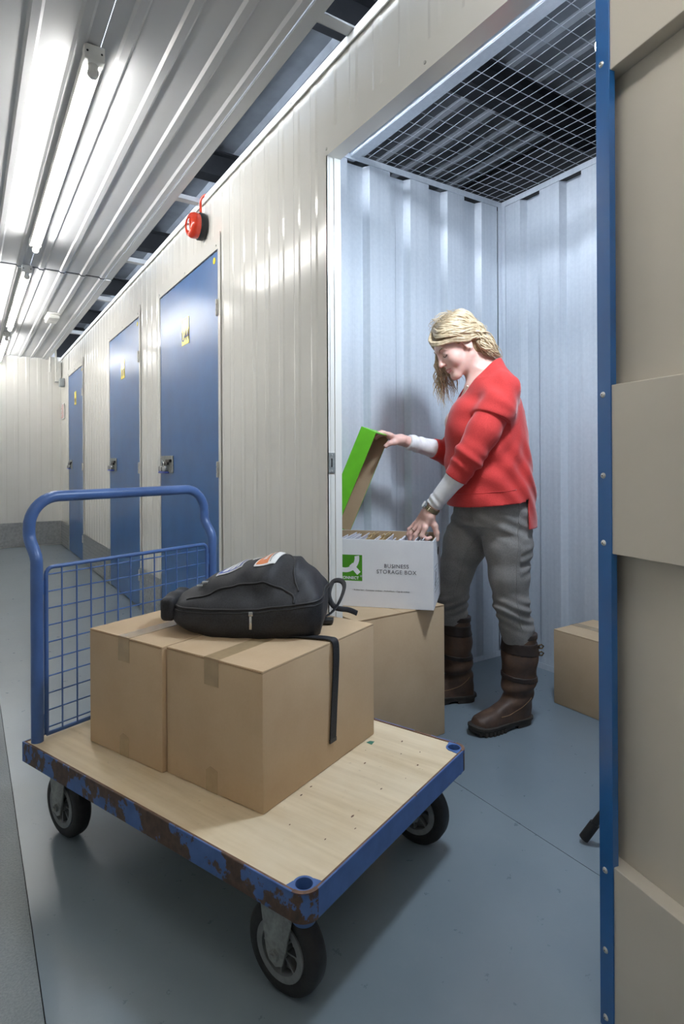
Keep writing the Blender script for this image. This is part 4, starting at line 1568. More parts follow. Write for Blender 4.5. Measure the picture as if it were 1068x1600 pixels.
        for i in range(nu):
            for j in range(nv):
                fs.append((ix(i, j), ix(i + 1, j), ix(i + 1, j + 1), ix(i, j + 1)))
                fs.append((n + ix(i, j), n + ix(i, j + 1), n + ix(i + 1, j + 1), n + ix(i + 1, j)))
        m.add([tuple(p) for p in up] + [tuple(p) for p in dn], fs)
        return m.build(name, mat_, parent, True, 180)
    A = [(-0.100, -0.052, 0.165), (-0.024, -0.052, 0.19), (-0.002, 0.025, 0.20), (-0.070, 0.025, 0.18)]
    pa = patch('patch', 'label_white', A, 8, 8, 0.0018, B)
    patch('patch_print', 'label_blue', A, 8, 8, 0.0024, pa, (0.06, 0.94, 0.08, 0.92))
    for r in ((0.2, 0.42, 0.15, 0.85), (0.47, 0.66, 0.15, 0.85), (0.71, 0.86, 0.15, 0.85)):
        patch('patch_print', 'label_white', A, 5, 6, 0.0030, pa, r)
    A = [(0.020, -0.065, 0.19), (0.080, -0.060, 0.19), (0.100, 0.07, 0.19), (0.045, 0.07, 0.20)]
    pb = patch('patch', 'label_white', A, 8, 10, 0.0018, B)
    patch('patch_print', 'label_orange', A, 6, 10, 0.0024, pb, (0.06, 0.60, 0.06, 0.94))
    for i in range(7):
        v0 = 0.30 + i * 0.075
        patch('patch_print', 'label_white', A, 2, 2, 0.0030, pb, (0.22, 0.42, v0, v0 + 0.05))
    for i in range(12):
        v0 = 0.1 + i * 0.065
        patch('patch_print', 'ink', A, 2, 1, 0.0026, pb, (0.68, 0.74, v0, v0 + 0.035))
    A = [(0.006, -0.012, 0.19), (0.012, -0.012, 0.19), (0.028, 0.04, 0.2), (0.021, 0.04, 0.2)]
    patch('patch', 'label_white', A, 2, 6, 0.0018, B)
    # left end grab loop / folded top
    def g(P):
        d = rbox(P, (-0.213, -0.015, 0.062), (0.022, 0.075, 0.034), 0.015)
        return d + 0.002 * np.sin(P[:, 1] * 70)
    soft('top_flap', g, (-0.26, -0.12, 0.0), (-0.17, 0.09, 0.12), 0.004, 'black_nylon', B)

    # webbing straps
    def strap(name, pts, w, th, flat):
        MB().tube(smooth_path(pts, 8), (th, w), 8, flat=flat).build(name, 'black_nylon', B, True, 180)
    # right-hand loop standing at the end of the bag
    strap('strap', [(0.16, 0.02, 0.012), (0.215, 0.03, 0.02), (0.245, 0.06, 0.045), (0.262, 0.10, 0.085), (0.252, 0.13, 0.10), (0.225, 0.14, 0.095), (0.215, 0.11, 0.06), (0.235, 0.09, 0.03), (0.275, 0.10, 0.02), (0.30, 0.115, 0.006)], 0.008, 0.0018, (0, 0, 1))
    MB().bbox(0.19, 0.235, 0.0, 0.035, 0.003, 0.016, 0.004).build('buckle', 'black_plastic', B, True, 40)
    # long strap over the box edge, hanging down the near face
    return B, strap


BP, bp_strap = backpack()


def hanging_strap():
    # from the bag's near right corner, over the top edge of the nearer carton and down its right-hand face
    inv = BP.matrix_basis.inverted() if False else (Matrix.Translation(BP.location) @ BP.rotation_euler.to_matrix().to_4x4()).inverted()
    ca, sa = c23, s23
    top = DECK + 0.318
    # edge of nearer carton facing right/near: runs from nb along (c23, s23)
    def edge(a, out, z):
        return Vector((nb[0] + a * ca + out * sa, nb[1] + a * sa - out * ca, z))
    a = 0.268
    pts = [edge(a - 0.06, -0.150, top + 0.012), edge(a - 0.04, -0.115, top + 0.008), edge(a - 0.012, -0.06, top + 0.0055), edge(a, -0.02, top + 0.0055), edge(a + 0.004, 0.003, top + 0.001),
           edge(a + 0.005, 0.0075, top - 0.03), edge(a + 0.004, 0.0060, top - 0.09), edge(a - 0.002, 0.0052, top - 0.17), edge(a - 0.008, 0.0050, top - 0.252)]
    loc = [tuple(inv @ p) for p in pts]
    n = inv.to_3x3() @ Vector((sa, -ca, 0.0))
    path = smooth_path(loc, 8)
    # ribbon: width along the carton edge direction
    wd = inv.to_3x3() @ Vector((ca, sa, 0))
    m = MB()
    rows = []
    for i, p in enumerate(path):
        q0, q1 = path[max(i - 1, 0)], path[min(i + 1, len(path) - 1)]
        t = (q1 - q0).normalized()
        nn = wd.cross(t).normalized()
        rows.append([p - wd * 0.0125 - nn * 0.0014, p + wd * 0.0125 - nn * 0.0014, p + wd * 0.0125 + nn * 0.0014, p - wd * 0.0125 + nn * 0.0014])
    vs = [v for r in rows for v in r]
    fs = []
    for i in range(len(rows) - 1):
        for k in range(4):
            fs.append((i * 4 + k, i * 4 + (k + 1) % 4, i * 4 + 4 + (k + 1) % 4, i * 4 + 4 + k))
    fs += [(3, 2, 1, 0), tuple(4 * (len(rows) - 1) + k for k in range(4))]
    m.add(vs, fs)
    st = m.build('strap', 'black_nylon', BP, True, 40)
    e = path[-1]
    MB().box(-0.0135, 0.0135, -0.0022, 0.0022, -0.004, 0.006, Matrix.Translation(e) @ Matrix((( wd.x, n.x, 0, 0), (wd.y, n.y, 0, 0), (wd.z, n.z, 1, 0), (0, 0, 0, 1)))).build('strap_end', 'black_plastic', st)


hanging_strap()
# ------------------------------------------------------------------ the woman at the box
def person_mats():
    k = NT('skin')
    v = k.coords()
    f = k.noise(v, 24, 4)
    k.base(k.ramp(f, [(0.3, srgb(224, 178, 164)), (0.7, srgb(235, 194, 180))]))
    k.b.inputs['Roughness'].default_value = 0.48
    k.b.inputs['Subsurface Weight'].default_value = 0.12
    k.b.inputs['Subsurface Radius'].default_value = (0.012, 0.005, 0.003)
    MATS['skin'] = k.m
    k = NT('red_knit')
    v = k.coords()
    f = k.noise(v, 300, 3)
    b = k.noise(v, 10, 3)
    k.base(k.mix(0.4, k.ramp(b, [(0.3, srgb(196, 52, 50)), (0.7, srgb(208, 62, 58))]), k.ramp(f, [(0.3, srgb(178, 36, 38)), (0.7, srgb(220, 70, 64))])))
    k.b.inputs['Roughness'].default_value = 0.9
    k.b.inputs['Sheen Weight'].default_value = 0.25
    k.b.inputs['Sheen Roughness'].default_value = 0.4
    k.bump(f, 0.35, 0.0015)
    MATS['red_knit'] = k.m
    k = NT('white_jersey')
    v = k.coords()
    k.base(k.ramp(k.noise(v, 40, 3), [(0.3, srgb(226, 224, 226)), (0.7, srgb(238, 236, 236))]))
    k.b.inputs['Roughness'].default_value = 0.85
    k.bump(k.noise(k.coords((1, 1, 1)), 500, 2), 0.2, 0.001)
    MATS['white_jersey'] = k.m
    k = NT('grey_denim')
    v = k.coords()
    f = k.noise(v, 9, 5)
    fi = k.noise(k.coords((500, 500, 160)), 1, 2)
    k.base(k.mix(0.35, k.ramp(f, [(0.3, srgb(110, 107, 104)), (0.7, srgb(146, 142, 138))]), k.ramp(fi, [(0.3, srgb(96, 94, 92)), (0.7, srgb(162, 159, 156))])))
    k.b.inputs['Roughness'].default_value = 0.88
    k.bump(fi, 0.2, 0.001)
    MATS['grey_denim'] = k.m
    k = NT('brown_leather')
    v = k.coords()
    f = k.noise(v, 14, 5, 0.65)
    k.base(k.ramp(f, [(0.25, srgb(54, 40, 33)), (0.6, srgb(84, 62, 48)), (0.85, srgb(112, 84, 64))]))
    k.b.inputs['Roughness'].default_value = 0.55
    k.bump(k.noise(v, 130, 4), 0.18, 0.0015)
    MATS['brown_leather'] = k.m
    mat('dark_leather', srgb(46, 35, 30), 0.5, noise=(30, 0.12), bump=(150, 0.15))
    mat('boot_sole', srgb(50, 44, 38), 0.7, noise=(30, 0.15))
    mat('stitching', srgb(150, 118, 84), 0.8)
    mat('brass', srgb(92, 74, 50), 0.4, 0.7)
    k = NT('blonde_hair')
    v = k.coords()
    f = k.noise(k.coords((1, 1, 1)), 70, 4, 0.6)
    f2 = k.noise(v, 16, 3)
    k.base(k.mix(0.55, k.ramp(f, [(0.3, srgb(136, 110, 80)), (0.5, srgb(198, 174, 138)), (0.7, srgb(234, 218, 190))]), k.ramp(f2, [(0.3, srgb(166, 140, 106)), (0.7, srgb(228, 210, 178))])))
    k.b.inputs['Roughness'].default_value = 0.42
    k.b.inputs['Specular IOR Level'].default_value = 0.6
    MATS['blonde_hair'] = k.m
    mat('hair_base', srgb(150, 128, 94), 0.6, noise=(60, 0.2))
    mat('lip', srgb(206, 132, 126), 0.45)
    mat('lash', srgb(62, 48, 42), 0.6)
    mat('brow', srgb(150, 116, 86), 0.7)
    mat('gold', srgb(160, 148, 122), 0.3, 0.9)
    mat('pearl', srgb(240, 230, 214), 0.2)
    mat('nail', srgb(226, 178, 168), 0.25)


person_mats()


def woman():
    # local frame: u to the viewer's right, v away from the viewer, z up
    base = Vector((math.cos(YAW), -math.sin(YAW), 0)) * 0.66 + Vector((math.sin(YAW), math.cos(YAW), 0)) * 2.42
    W = thing('person', 'woman with wavy blonde hair in red jumper, grey jeans and brown boots, filing papers', 'person', base, -YAW)

    # ---- head frame
    HO = V3(-0.184, -0.022, 1.524)
    pitch, yaw = math.radians(34), math.radians(12)
    fw = np.array([-math.cos(pitch) * math.cos(yaw), -math.cos(pitch) * math.sin(yaw), -math.sin(pitch)])
    sd = np.array([math.sin(yaw), -math.cos(yaw), 0.0])
    tp = np.cross(fw, sd)
    if tp[2] < 0:
        tp = -tp
    HM = np.stack([fw, sd, tp], 1).astype(np.float32)      # columns
    HS = 0.93
    def toh(P):
        return ((P - HO) @ HM) / HS
    def hw(f, s, t):
        return HO + HM @ (V3(f, s, t) * HS)

    def head(P):
        q = toh(P)
        q2 = q.copy()
        q2[:, 1] = np.abs(q[:, 1])
        d = ell(q, (-0.008, 0, 0.045), (0.098, 0.074, 0.084))
        d = smin(d, ell(q, (0.040, 0, -0.018), (0.062, 0.057, 0.088)), 0.03)
        d = smin(d, cap(q2, (0.0, 0.048, -0.055), (0.078, 0.010, -0.100), 0.017, 0.017), 0.025)
        d = smin(d, ell(q, (0.084, 0, -0.101), (0.018, 0.022, 0.016)), 0.02)
        d = smin(d, ell(q2, (0.060, 0.036, -0.030), (0.030, 0.024, 0.030)), 0.02)
        d = smin(d, cap(q2, (0.093, 0.0, 0.030), (0.082, 0.040, 0.028), 0.010, 0.009), 0.02)
        # eye socket and lid
        d = smax(d, -ell(q2, (0.101, 0.032, 0.006), (0.016, 0.019, 0.013)), 0.014)
        d = smin(d, ell(q2, (0.080, 0.031, 0.004), (0.0135, 0.0145, 0.0120)), 0.004)
        # nose
        d = smin(d, cap(q, (0.096, 0, 0.018), (0.1165, 0, -0.026), 0.0060, 0.0085), 0.012)
        d = smin(d, ell(q, (0.1165, 0, -0.030), (0.0105, 0.0095, 0.0085)), 0.006)
        d = smin(d, ell(q2, (0.104, 0.0105, -0.034), (0.0095, 0.0055, 0.0065)), 0.005)
        d = smax(d, -ell(q2, (0.107, 0.0058, -0.0425), (0.0045, 0.003, 0.003)), 0.003)
        # mouth, gently smiling
        d = smin(d, ell(q, (0.088, 0, -0.064), (0.014, 0.026, 0.018)), 0.014)
        d = smin(d, cap(q2, (0.1015, 0.0, -0.0585), (0.091, 0.022, -0.0600), 0.0042, 0.0022), 0.005)
        d = smin(d, cap(q2, (0.0995, 0.0, -0.0715), (0.090, 0.019, -0.0660), 0.0052, 0.0024), 0.005)
        d = smax(d, -cap(q2, (0.108, 0.0, -0.0648), (0.096, 0.025, -0.0615), 0.0026, 0.0018), 0.003)
        # smile crease
        d = d + 0.0016 * np.exp(-((cap(q2, (0.093, 0.020, -0.036), (0.080, 0.033, -0.070), 0, 0)) / 0.0028) ** 2)
        # ears
        e = ell(q2, (-0.008, 0.073, -0.004), (0.020, 0.008, 0.031))
        e = smax(e, -ell(q2, (-0.004, 0.082, 0.0), (0.011, 0.006, 0.018)), 0.006)
        d = smin(d, e, 0.008)
        return d * HS

    # ---- skeleton
    neck0, neck1 = (-0.135, -0.015, 1.470), (-0.070, 0.0, 1.375)
    shL, elL, wrL = (-0.042, -0.122, 1.330), (-0.172, -0.198, 1.085), (-0.311, -0.110, 0.866)
    shR, elR, wrR = (-0.045, 0.140, 1.365), (-0.175, 0.205, 1.090), (-0.388, 0.100, 1.141)

    def handL(P):
        # wrist -> palm -> fingers reaching down among the papers
        d = chain(P, [wrL, (-0.320, -0.106, 0.845)], [0.024, 0.026], 0.01)
        M = np.stack([V3(-0.50, 0.22, -0.83) / 1.0, V3(-0.36, 0.80, 0.43), V3(0.76, 0.52, -0.32)], 1)
        M, _ = np.linalg.qr(M)
        d = smin(d, rbox(P, (-0.337, -0.098, 0.823), (0.040, 0.036, 0.0145), 0.013, M.astype(np.float32)), 0.018)
        kn = [(-0.338, -0.128, 0.794), (-0.352, -0.108, 0.791), (-0.364, -0.088, 0.795), (-0.371, -0.068, 0.803)]
        md = [(-0.352, -0.132, 0.764), (-0.375, -0.110, 0.764), (-0.390, -0.088, 0.771), (-0.394, -0.066, 0.783)]
        tp_ = [(-0.331, -0.130, 0.750), (-0.373, -0.110, 0.738), (-0.391, -0.086, 0.744), (-0.397, -0.064, 0.760)]
        ex = [(-0.317, -0.128, 0.757), (-0.361, -0.110, 0.720), (-0.384, -0.085, 0.724), (-0.392, -0.062, 0.741)]
        for i in range(4):
            r = 0.0088 if i < 3 else 0.0075
            g = chain(P, [(0.5 * (kn[i][0] - 0.337), 0.5 * (kn[i][1] - 0.098), 0) if False else kn[i], md[i], tp_[i], ex[i]], [r * 1.12, r, r * 0.95, r * 0.82], 0.004)
            g = smin(g, cap(P, (-0.340, -0.100, 0.818), kn[i], 0.010, r * 1.12), 0.010)
            d = smin(d, g, 0.006)
        g = chain(P, [(-0.318, -0.108, 0.836), (-0.298, -0.118, 0.800), (-0.292, -0.120, 0.772), (-0.290, -0.118, 0.748)], [0.015, 0.0125, 0.0105, 0.0088], 0.006)
        return smin(d, g, 0.010)

    def handR(P):
        d = chain(P, [wrR, (-0.408, 0.093, 1.146)], [0.023, 0.025], 0.01)
        M = np.stack([V3(-0.92, -0.28, 0.25), V3(-0.25, 0.95, 0.12), V3(-0.28, 0.05, -0.95)], 1)
        M, _ = np.linalg.qr(M)
        d = smin(d, rbox(P, (-0.430, 0.083, 1.152), (0.036, 0.034, 0.0135), 0.0125, M.astype(np.float32)), 0.018)
        kn = [(-0.455, 0.046, 1.163), (-0.460, 0.066, 1.167), (-0.458, 0.087, 1.166), (-0.452, 0.106, 1.161)]
        md = [(-0.484, 0.036, 1.174), (-0.492, 0.058, 1.178), (-0.490, 0.082, 1.177), (-0.480, 0.103, 1.170)]
        te = [(-0.508, 0.030, 1.170), (-0.517, 0.054, 1.173), (-0.515, 0.080, 1.172), (-0.502, 0.103, 1.165)]
        ex = [(-0.524, 0.027, 1.156), (-0.533, 0.052, 1.158), (-0.530, 0.079, 1.157), (-0.515, 0.103, 1.152)]
        for i in range(4):
            r = 0.0086 if i < 3 else 0.0075
            g = chain(P, [kn[i], md[i], te[i], ex[i]], [r * 1.12, r, r * 0.93, r * 0.8], 0.004)
            g = smin(g, cap(P, (-0.432, 0.080, 1.153), kn[i], 0.010, r * 1.12), 0.010)
            d = smin(d, g, 0.006)
        g = chain(P, [(-0.415, 0.070, 1.143), (-0.440, 0.052, 1.135), (-0.462, 0.042, 1.130), (-0.478, 0.038, 1.118)], [0.015, 0.0125, 0.0105, 0.009], 0.006)
        return smin(d, g, 0.010)

    def legs(P, off=0.0):
        L = chain(P, [(-0.005, -0.070, 0.84), (-0.003, -0.082, 0.717), (-0.001, -0.088, 0.60), (0.008, -0.085, 0.49), (0.036, -0.062, 0.39), (0.050, -0.050, 0.25), (0.046, -0.052, 0.09)],
                  [0.096 + off, 0.088 + off, 0.072 + off, 0.062 + off, 0.059 + off, 0.054, 0.044], 0.03)
        R = chain(P, [(-0.085, 0.070, 0.83), (-0.135, 0.090, 0.705), (-0.172, 0.110, 0.59), (-0.186, 0.125, 0.48), (-0.183, 0.145, 0.40), (-0.172, 0.160, 0.25), (-0.156, 0.176, 0.09)],
                  [0.102 + off, 0.087 + off, 0.068 + off, 0.061 + off, 0.057 + off, 0.052, 0.044], 0.03)
        pel = ell(P, (-0.040, 0.0, 0.875), (0.120 + off, 0.165 + off, 0.120 + off))
        d = smin(L, R, 0.02)
        return smin(d, pel, 0.06)

    TOR = [(0.86, -0.045, 0.0, 0.105, 0.145), (0.95, -0.058, 0.0, 0.104, 0.138), (1.03, -0.068, 0.0, 0.103, 0.135), (1.12, -0.075, 0.0, 0.108, 0.142), (1.22, -0.075, 0.0, 0.118, 0.158),
           (1.30, -0.070, 0.0, 0.108, 0.162), (1.36, -0.066, 0.0, 0.085, 0.140), (1.41, -0.062, 0.0, 0.055, 0.085)]

    def body(P):
        d = head(P)
        nk = cap(P, neck0, neck1, 0.050, 0.058)
        nk = smin(nk, cap(P, (-0.110, 0.0, 1.49), (-0.040, 0.0, 1.41), 0.045, 0.055), 0.03)
        # neck cords and collar bones
        nk = smin(nk, cap(P, hw(-0.01, 0.055, -0.04), (-0.135, -0.02, 1.345), 0.012, 0.010), 0.015)
        d = smin(d, nk, 0.022)
        tr = loft(P, TOR)
        tr = smin(tr, cap(P, (-0.055, 0, 1.385), shL, 0.050, 0.046), 0.04)
        tr = smin(tr, cap(P, (-0.055, 0, 1.385), (-0.045, 0.125, 1.345), 0.050, 0.046), 0.04)
        tr = smin(tr, cap(P, (-0.140, -0.025, 1.352), (-0.075, -0.10, 1.360), 0.012, 0.010), 0.02)
        d = smin(d, tr, 0.04)
        d = smin(d, ell(P, (-0.165, -0.065, 1.215), (0.06, 0.062, 0.062)), 0.04)
        d = smin(d, ell(P, (-0.165, 0.065, 1.215), (0.06, 0.062, 0.062)), 0.04)
        d = smin(d, chain(P, [shL, elL, wrL], [0.044, 0.036, 0.0235], 0.02), 0.02)
        d = smin(d, chain(P, [shR, elR, wrR], [0.048, 0.036, 0.0225], 0.02), 0.03)
        d = smin(d, handL(P), 0.008)
        d = smin(d, handR(P), 0.008)
        d = smin(d, legs(P, -0.004), 0.04)
        # feet, inside the boots
        d = smin(d, cap(P, (0.040, -0.056, 0.070), (-0.095, -0.120, 0.048), 0.030, 0.018), 0.02)
        d = smin(d, cap(P, (-0.150, 0.176, 0.070), (-0.285, 0.156, 0.048), 0.030, 0.018), 0.02)
        return d
    soft('body', body, (-0.58, -0.29, 0.01), (0.16, 0.29, 1.66), 0.0032, 'skin', W)

    # ---- jumper
    SW = [(0.780, -0.050, 0, 0.178, 0.214), (0.875, -0.052, 0, 0.176, 0.212), (0.95, -0.055, 0, 0.178, 0.204), (1.05, -0.062, 0, 0.172, 0.188), (1.15, -0.068, 0, 0.166, 0.186),
          (1.25, -0.064, 0, 0.146, 0.180), (1.32, -0.060, 0, 0.120, 0.170), (1.38, -0.060, 0, 0.092, 0.145), (1.43, -0.060, 0, 0.058, 0.092), (1.475, -0.058, 0, 0.046, 0.060)]

    def folds(P):
        u, v, z = P[:, 0], P[:, 1], P[:, 2]
        w = np.exp(-((z - 0.98) / 0.13) ** 2)
        a = 0.0055 * np.sin(58 * z + 30 * u + 6 * np.sin(9 * u + 3 * v)) * w
        # drapes fanning from the near armpit to the hem
        r = np.sqrt((u - 0.035) ** 2 + (z - 1.22) ** 2)
        th = np.arctan2(z - 1.22, u - 0.035)
        b = 0.0042 * np.sin(13 * th + 2 * r * 10) * np.exp(-((r - 0.20) / 0.09) ** 2) * (v < 0.02)
        return (a + b).astype(np.float32)

    def sweater0(P):
        d = loft(P, SW)
        # shoulders
        d = smin(d, cap(P, (-0.045, -0.035, 1.412), (-0.034, -0.128, 1.342), 0.050, 0.060), 0.045)
        d = smin(d, cap(P, (-0.050, 0.035, 1.412), (-0.035, 0.132, 1.365), 0.050, 0.060), 0.045)
        d = smin(d, ell(P, (-0.155, -0.055, 1.205), (0.078, 0.085, 0.085)), 0.05)
        # wide upper sleeve (dropped shoulder) with its turned edge
        up = chain(P, [(-0.040, -0.140, 1.325), (-0.070, -0.172, 1.250), (-0.088, -0.178, 1.212)], [0.060, 0.067, 0.067], 0.03)
        ax = V3(-0.42, -0.10, -0.90)
        ax = ax / np.linalg.norm(ax)
        cut = (P - V3(-0.083, -0.178, 1.218)) @ ax
        up = smax(up, cut, 0.004)
        dR = chain(P, [(-0.040, 0.145, 1.355), elR], [0.068, 0.056], 0.03)
        d = smin(d, up, 0.03)
        d = smin(d, dR, 0.035)
        return d

    def sleeveL(P):
        d = chain(P, [(-0.060, -0.160, 1.275), (-0.125, -0.190, 1.165), (-0.178, -0.196, 1.075), (-0.226, -0.170, 0.990)], [0.062, 0.060, 0.053, 0.044], 0.02)
        cut = (P - V3(-0.226, -0.170, 0.990)) @ (V3(-0.50, 0.25, -0.83) / 1.0)
        u, z = P[:, 0], P[:, 2]
        # crinkles above the cuff
        s = (P - V3(-0.226, -0.170, 0.990)) @ V3(0.50, -0.25, 0.83)
        wr = 0.0045 * np.sin(s * 120 + 20 * u + 15 * P[:, 1]) * np.exp(-((s - 0.085) / 0.045) ** 2)
        d = d + wr.astype(np.float32)
        return smax(d, cut, 0.003)

    def sleeveR(P):
        d = chain(P, [(-0.110, 0.185, 1.20), (-0.175, 0.206, 1.088), (-0.262, 0.160, 1.111)], [0.060, 0.056, 0.044], 0.02)
        cut = (P - V3(-0.262, 0.160, 1.111)) @ V3(-0.88, -0.43, 0.20)
        return smax(d, cut, 0.003)

    def sweater(P):
        u, v, z = P[:, 0], P[:, 1], P[:, 2]
        d = sweater0(P) + folds(P)
        sl = sleeveL(P)
        d = np.minimum(d, sl)
        d = smin(d, sl, 0.006)
        d = smin(d, sleeveR(P), 0.012)
        inner = d + 0.009
        # keep arms and body hollow only near neck and hem
        d = np.maximum(d, -inner)
        # neckline
        pl = (z - 1.347 - 0.98 * (u + 0.145)) / 1.4
        wide = 0.35 * np.maximum(np.abs(v) - 0.05, 0)
        d = smax(d, (pl - wide - 0.0), 0.003)
        # hem: front shorter than the back, slit at the near side
        hem = np.where(u > 0.050 - 0.0, 0.790, 0.872 + 0.02 * np.clip((u + 0.2) / 0.25, 0, 1) * 1.2)
        d = np.maximum(d, (hem - z) * 0.9)
        slit = np.maximum(np.abs(u - 0.047) - 0.006, np.maximum(z - 0.905, v - 0.0))
        d = np.maximum(d, -slit)
        return d.astype(np.float32)
    soft('jumper', sweater, (-0.31, -0.30, 0.76), (0.16, 0.30, 1.50), 0.0035, 'red_knit', W)

    # seams: above the hem rib, round the near cuff, along the neckline
    def outer(P):
        return np.minimum(sweater0(P) + folds(P), sleeveL(P))
    hem = []
    for k in range(60):
        a = 2 * PI * k / 60
        u_, v_ = -0.052 + 0.18 * math.cos(a), 0.208 * math.sin(a)
        if u_ < 0.02 or v_ > 0.05:
            hem.append((u_, v_, 0.925 + 0.02 * max(0, min(1, (u_ + 0.2) / 0.25)) * 1.2))
    for seg_ in (hem,):
        P_ = onto(lambda q: sweater0(q) + folds(q), seg_, 0.0002)
        run = []
        for p_, s_ in zip(P_, seg_):
            p_ = (float(p_[0]), float(p_[1]), s_[2])
            if run and (Vector(p_) - Vector(run[-1])).length > 0.06:
                if len(run) > 2:
                    MB().tube(run, 0.0016, 6).build('hem_seam', 'red_knit', W, True, 180)
                run = []
            run.append(p_)
        if len(run) > 2:
            MB().tube(run, 0.0016, 6).build('hem_seam', 'red_knit', W, True, 180)
    axc = Vector((-0.50, 0.25, -0.83)).normalized()
    qc = axc.to_track_quat('Z', 'Y').to_matrix()
    cc = Vector((-0.226, -0.170, 0.990)) - axc * 0.038
    ringc = [tuple(cc + qc @ Vector((0.05 * math.cos(2 * PI * k / 28), 0.05 * math.sin(2 * PI * k / 28), 0))) for k in range(28)]
    P_ = onto(sleeveL, ringc, 0.0002)
    MB().tube([tuple(p_) for p_ in P_], 0.0015, 6, closed=True).build('cuff_seam', 'red_knit', W, True, 180)

    # ---- white undershirt sleeves
    def shirt(P):
        dl = chain(P, [(-0.205, -0.180, 1.03), (-0.226, -0.168, 0.990), (-0.303, -0.116, 0.883)], [0.042, 0.0385, 0.0315], 0.01)
        s = (P - V3(-0.303, -0.116, 0.883)) @ V3(0.55, -0.37, 0.76)
        dl = dl + (0.0018 * np.sin(s * 190 + P[:, 0] * 60) * np.exp(-((s - 0.015) / 0.03) ** 2)).astype(np.float32)
        dl = smax(dl, -(s + 0.0), 0.003)
        dr = chain(P, [(-0.235, 0.175, 1.103), (-0.265, 0.160, 1.111), (-0.372, 0.107, 1.137)], [0.040, 0.0385, 0.0335], 0.01)
        s2 = (P - V3(-0.376, 0.105, 1.138)) @ V3(0.88, -0.43, -0.20)
        s2 = (P - V3(-0.376, 0.105, 1.138)) @ V3(0.875, 0.43, -0.22)
        dr = dr + (0.0022 * np.sin(s2 * 170 + P[:, 2] * 60) * np.exp(-((s2 - 0.03) / 0.05) ** 2)).astype(np.float32)
        dr = smax(dr, -s2, 0.003)
        # little tee hem showing at the slit
        return np.minimum(dl, dr)
    soft('undershirt_sleeve', shirt, (-0.42, -0.25, 0.84), (-0.16, 0.0, 1.18), 0.003, 'white_jersey', W)
    soft('undershirt_sleeve', shirt, (-0.42, 0.0, 0.84), (-0.16, 0.24, 1.18), 0.003, 'white_jersey', W)

    # ---- jeans
    def jeans(P):
        d = legs(P, 0.002)
        d = smin(d, loft(P, [(0.80, -0.045, 0.0, 0.124, 0.160), (0.88, -0.047, 0.0, 0.122, 0.160), (0.96, -0.058, 0.0, 0.114, 0.150), (1.0, -0.060, 0.0, 0.112, 0.146)]), 0.04)
        u, v, z = P[:, 0], P[:, 1], P[:, 2]
        near = v < 0.02
        w1 = np.where(near, np.exp(-((z - 0.455) / 0.055) ** 2), np.exp(-((z - 0.44) / 0.045) ** 2))
        wr = 0.0042 * np.sin(z * 165 + 5 * np.sin(u * 16) + 8 * v) * w1
        w2 = np.exp(-((z - 0.80) / 0.05) ** 2)
        wr = wr + 0.003 * np.sin(z * 120 + u * 60) * w2
        w3 = np.exp(-((z - 0.66) / 0.06) ** 2) * (u > 0.02)
        wr = wr + 0.003 * np.sin(z * 150 - u * 40) * w3
        d = d + wr.astype(np.float32)
        lim = np.where(near, 0.315, 0.325)
        return np.maximum(d, np.maximum(lim - z, z - 0.96)).astype(np.float32)
    soft('jeans', jeans, (-0.27, -0.21, 0.29), (0.13, 0.25, 0.98), 0.0036, 'grey_denim', W)
    # seams: outer seam of the near leg, pocket edge, inner seam of the far leg
    sm = onto(jeans, [tuple(p) for p in smooth_path([(0.028, -0.20, 0.90), (0.020, -0.20, 0.80), (0.010, -0.19, 0.70), (0.006, -0.17, 0.60), (0.012, -0.16, 0.50), (0.034, -0.13, 0.40)], 10)], 0.0003)
    MB().tube([tuple(p) for p in sm], 0.0016, 6).build('seam', 'grey_denim', W, True, 180)
    sm = onto(jeans, [tuple(p) for p in smooth_path([(-0.10, -0.05, 0.76), (-0.145, 0.02, 0.69), (-0.172, 0.04, 0.60), (-0.19, 0.06, 0.50), (-0.185, 0.08, 0.42)], 10)], 0.0003)
    MB().tube([tuple(p) for p in sm], 0.0014, 6).build('seam', 'grey_denim', W, True, 180)
    sm = onto(jeans, [tuple(p) for p in smooth_path([(-0.150, -0.09, 0.90), (-0.140, -0.10, 0.84), (-0.115, -0.10, 0.79), (-0.095, -0.09, 0.765)], 8)], 0.0003)
    MB().tube([tuple(p) for p in sm], 0.0018, 6).build('seam', 'grey_denim', W, True, 180)

    # ---- boots
    def boot(name, shaft, rs, heel, toe, buckles):
        hv, tv = np.array(heel), np.array(toe)
        dr = (tv - hv)
        dr[2] = 0
        Lf = np.linalg.norm(dr)
        dr = dr / Lf
        nr = np.array([-dr[1], dr[0], 0])
        M = np.stack([dr, nr, np.array([0, 0, 1.0])], 1).astype(np.float32)
        topz = shaft[0][2]

        def f(P):
            d = chain(P, shaft, rs, 0.03)
            q = (P - V3(heel[0], heel[1], 0)) @ M
            x = q[:, 0]
            hgt = np.interp(x, [-0.055, -0.04, 0.03, 0.07, 0.12, 0.17, 0.205, 0.225], [0.09, 0.12, 0.125, 0.105, 0.082, 0.072, 0.062, 0.040]).astype(np.float32)
            wd = np.interp(x, [-0.06, -0.045, 0.0, 0.08, 0.14, 0.19, 0.222], [0.018, 0.034, 0.040, 0.041, 0.047, 0.042, 0.016]).astype(np.float32)
            k = np.sqrt((np.abs(q[:, 1]) / wd) ** 2.6 + (np.maximum(q[:, 2] - 0.03, 0) / np.maximum(hgt - 0.03, 0.01)) ** 2.2 + 1e-9)
            ft = (k - 1) * 0.035
            ft = smax(ft, np.maximum(-0.054 - x, x - 0.222), 0.02)
            d = smin(d, ft.astype(np.float32), 0.035)
            z = P[:, 2]
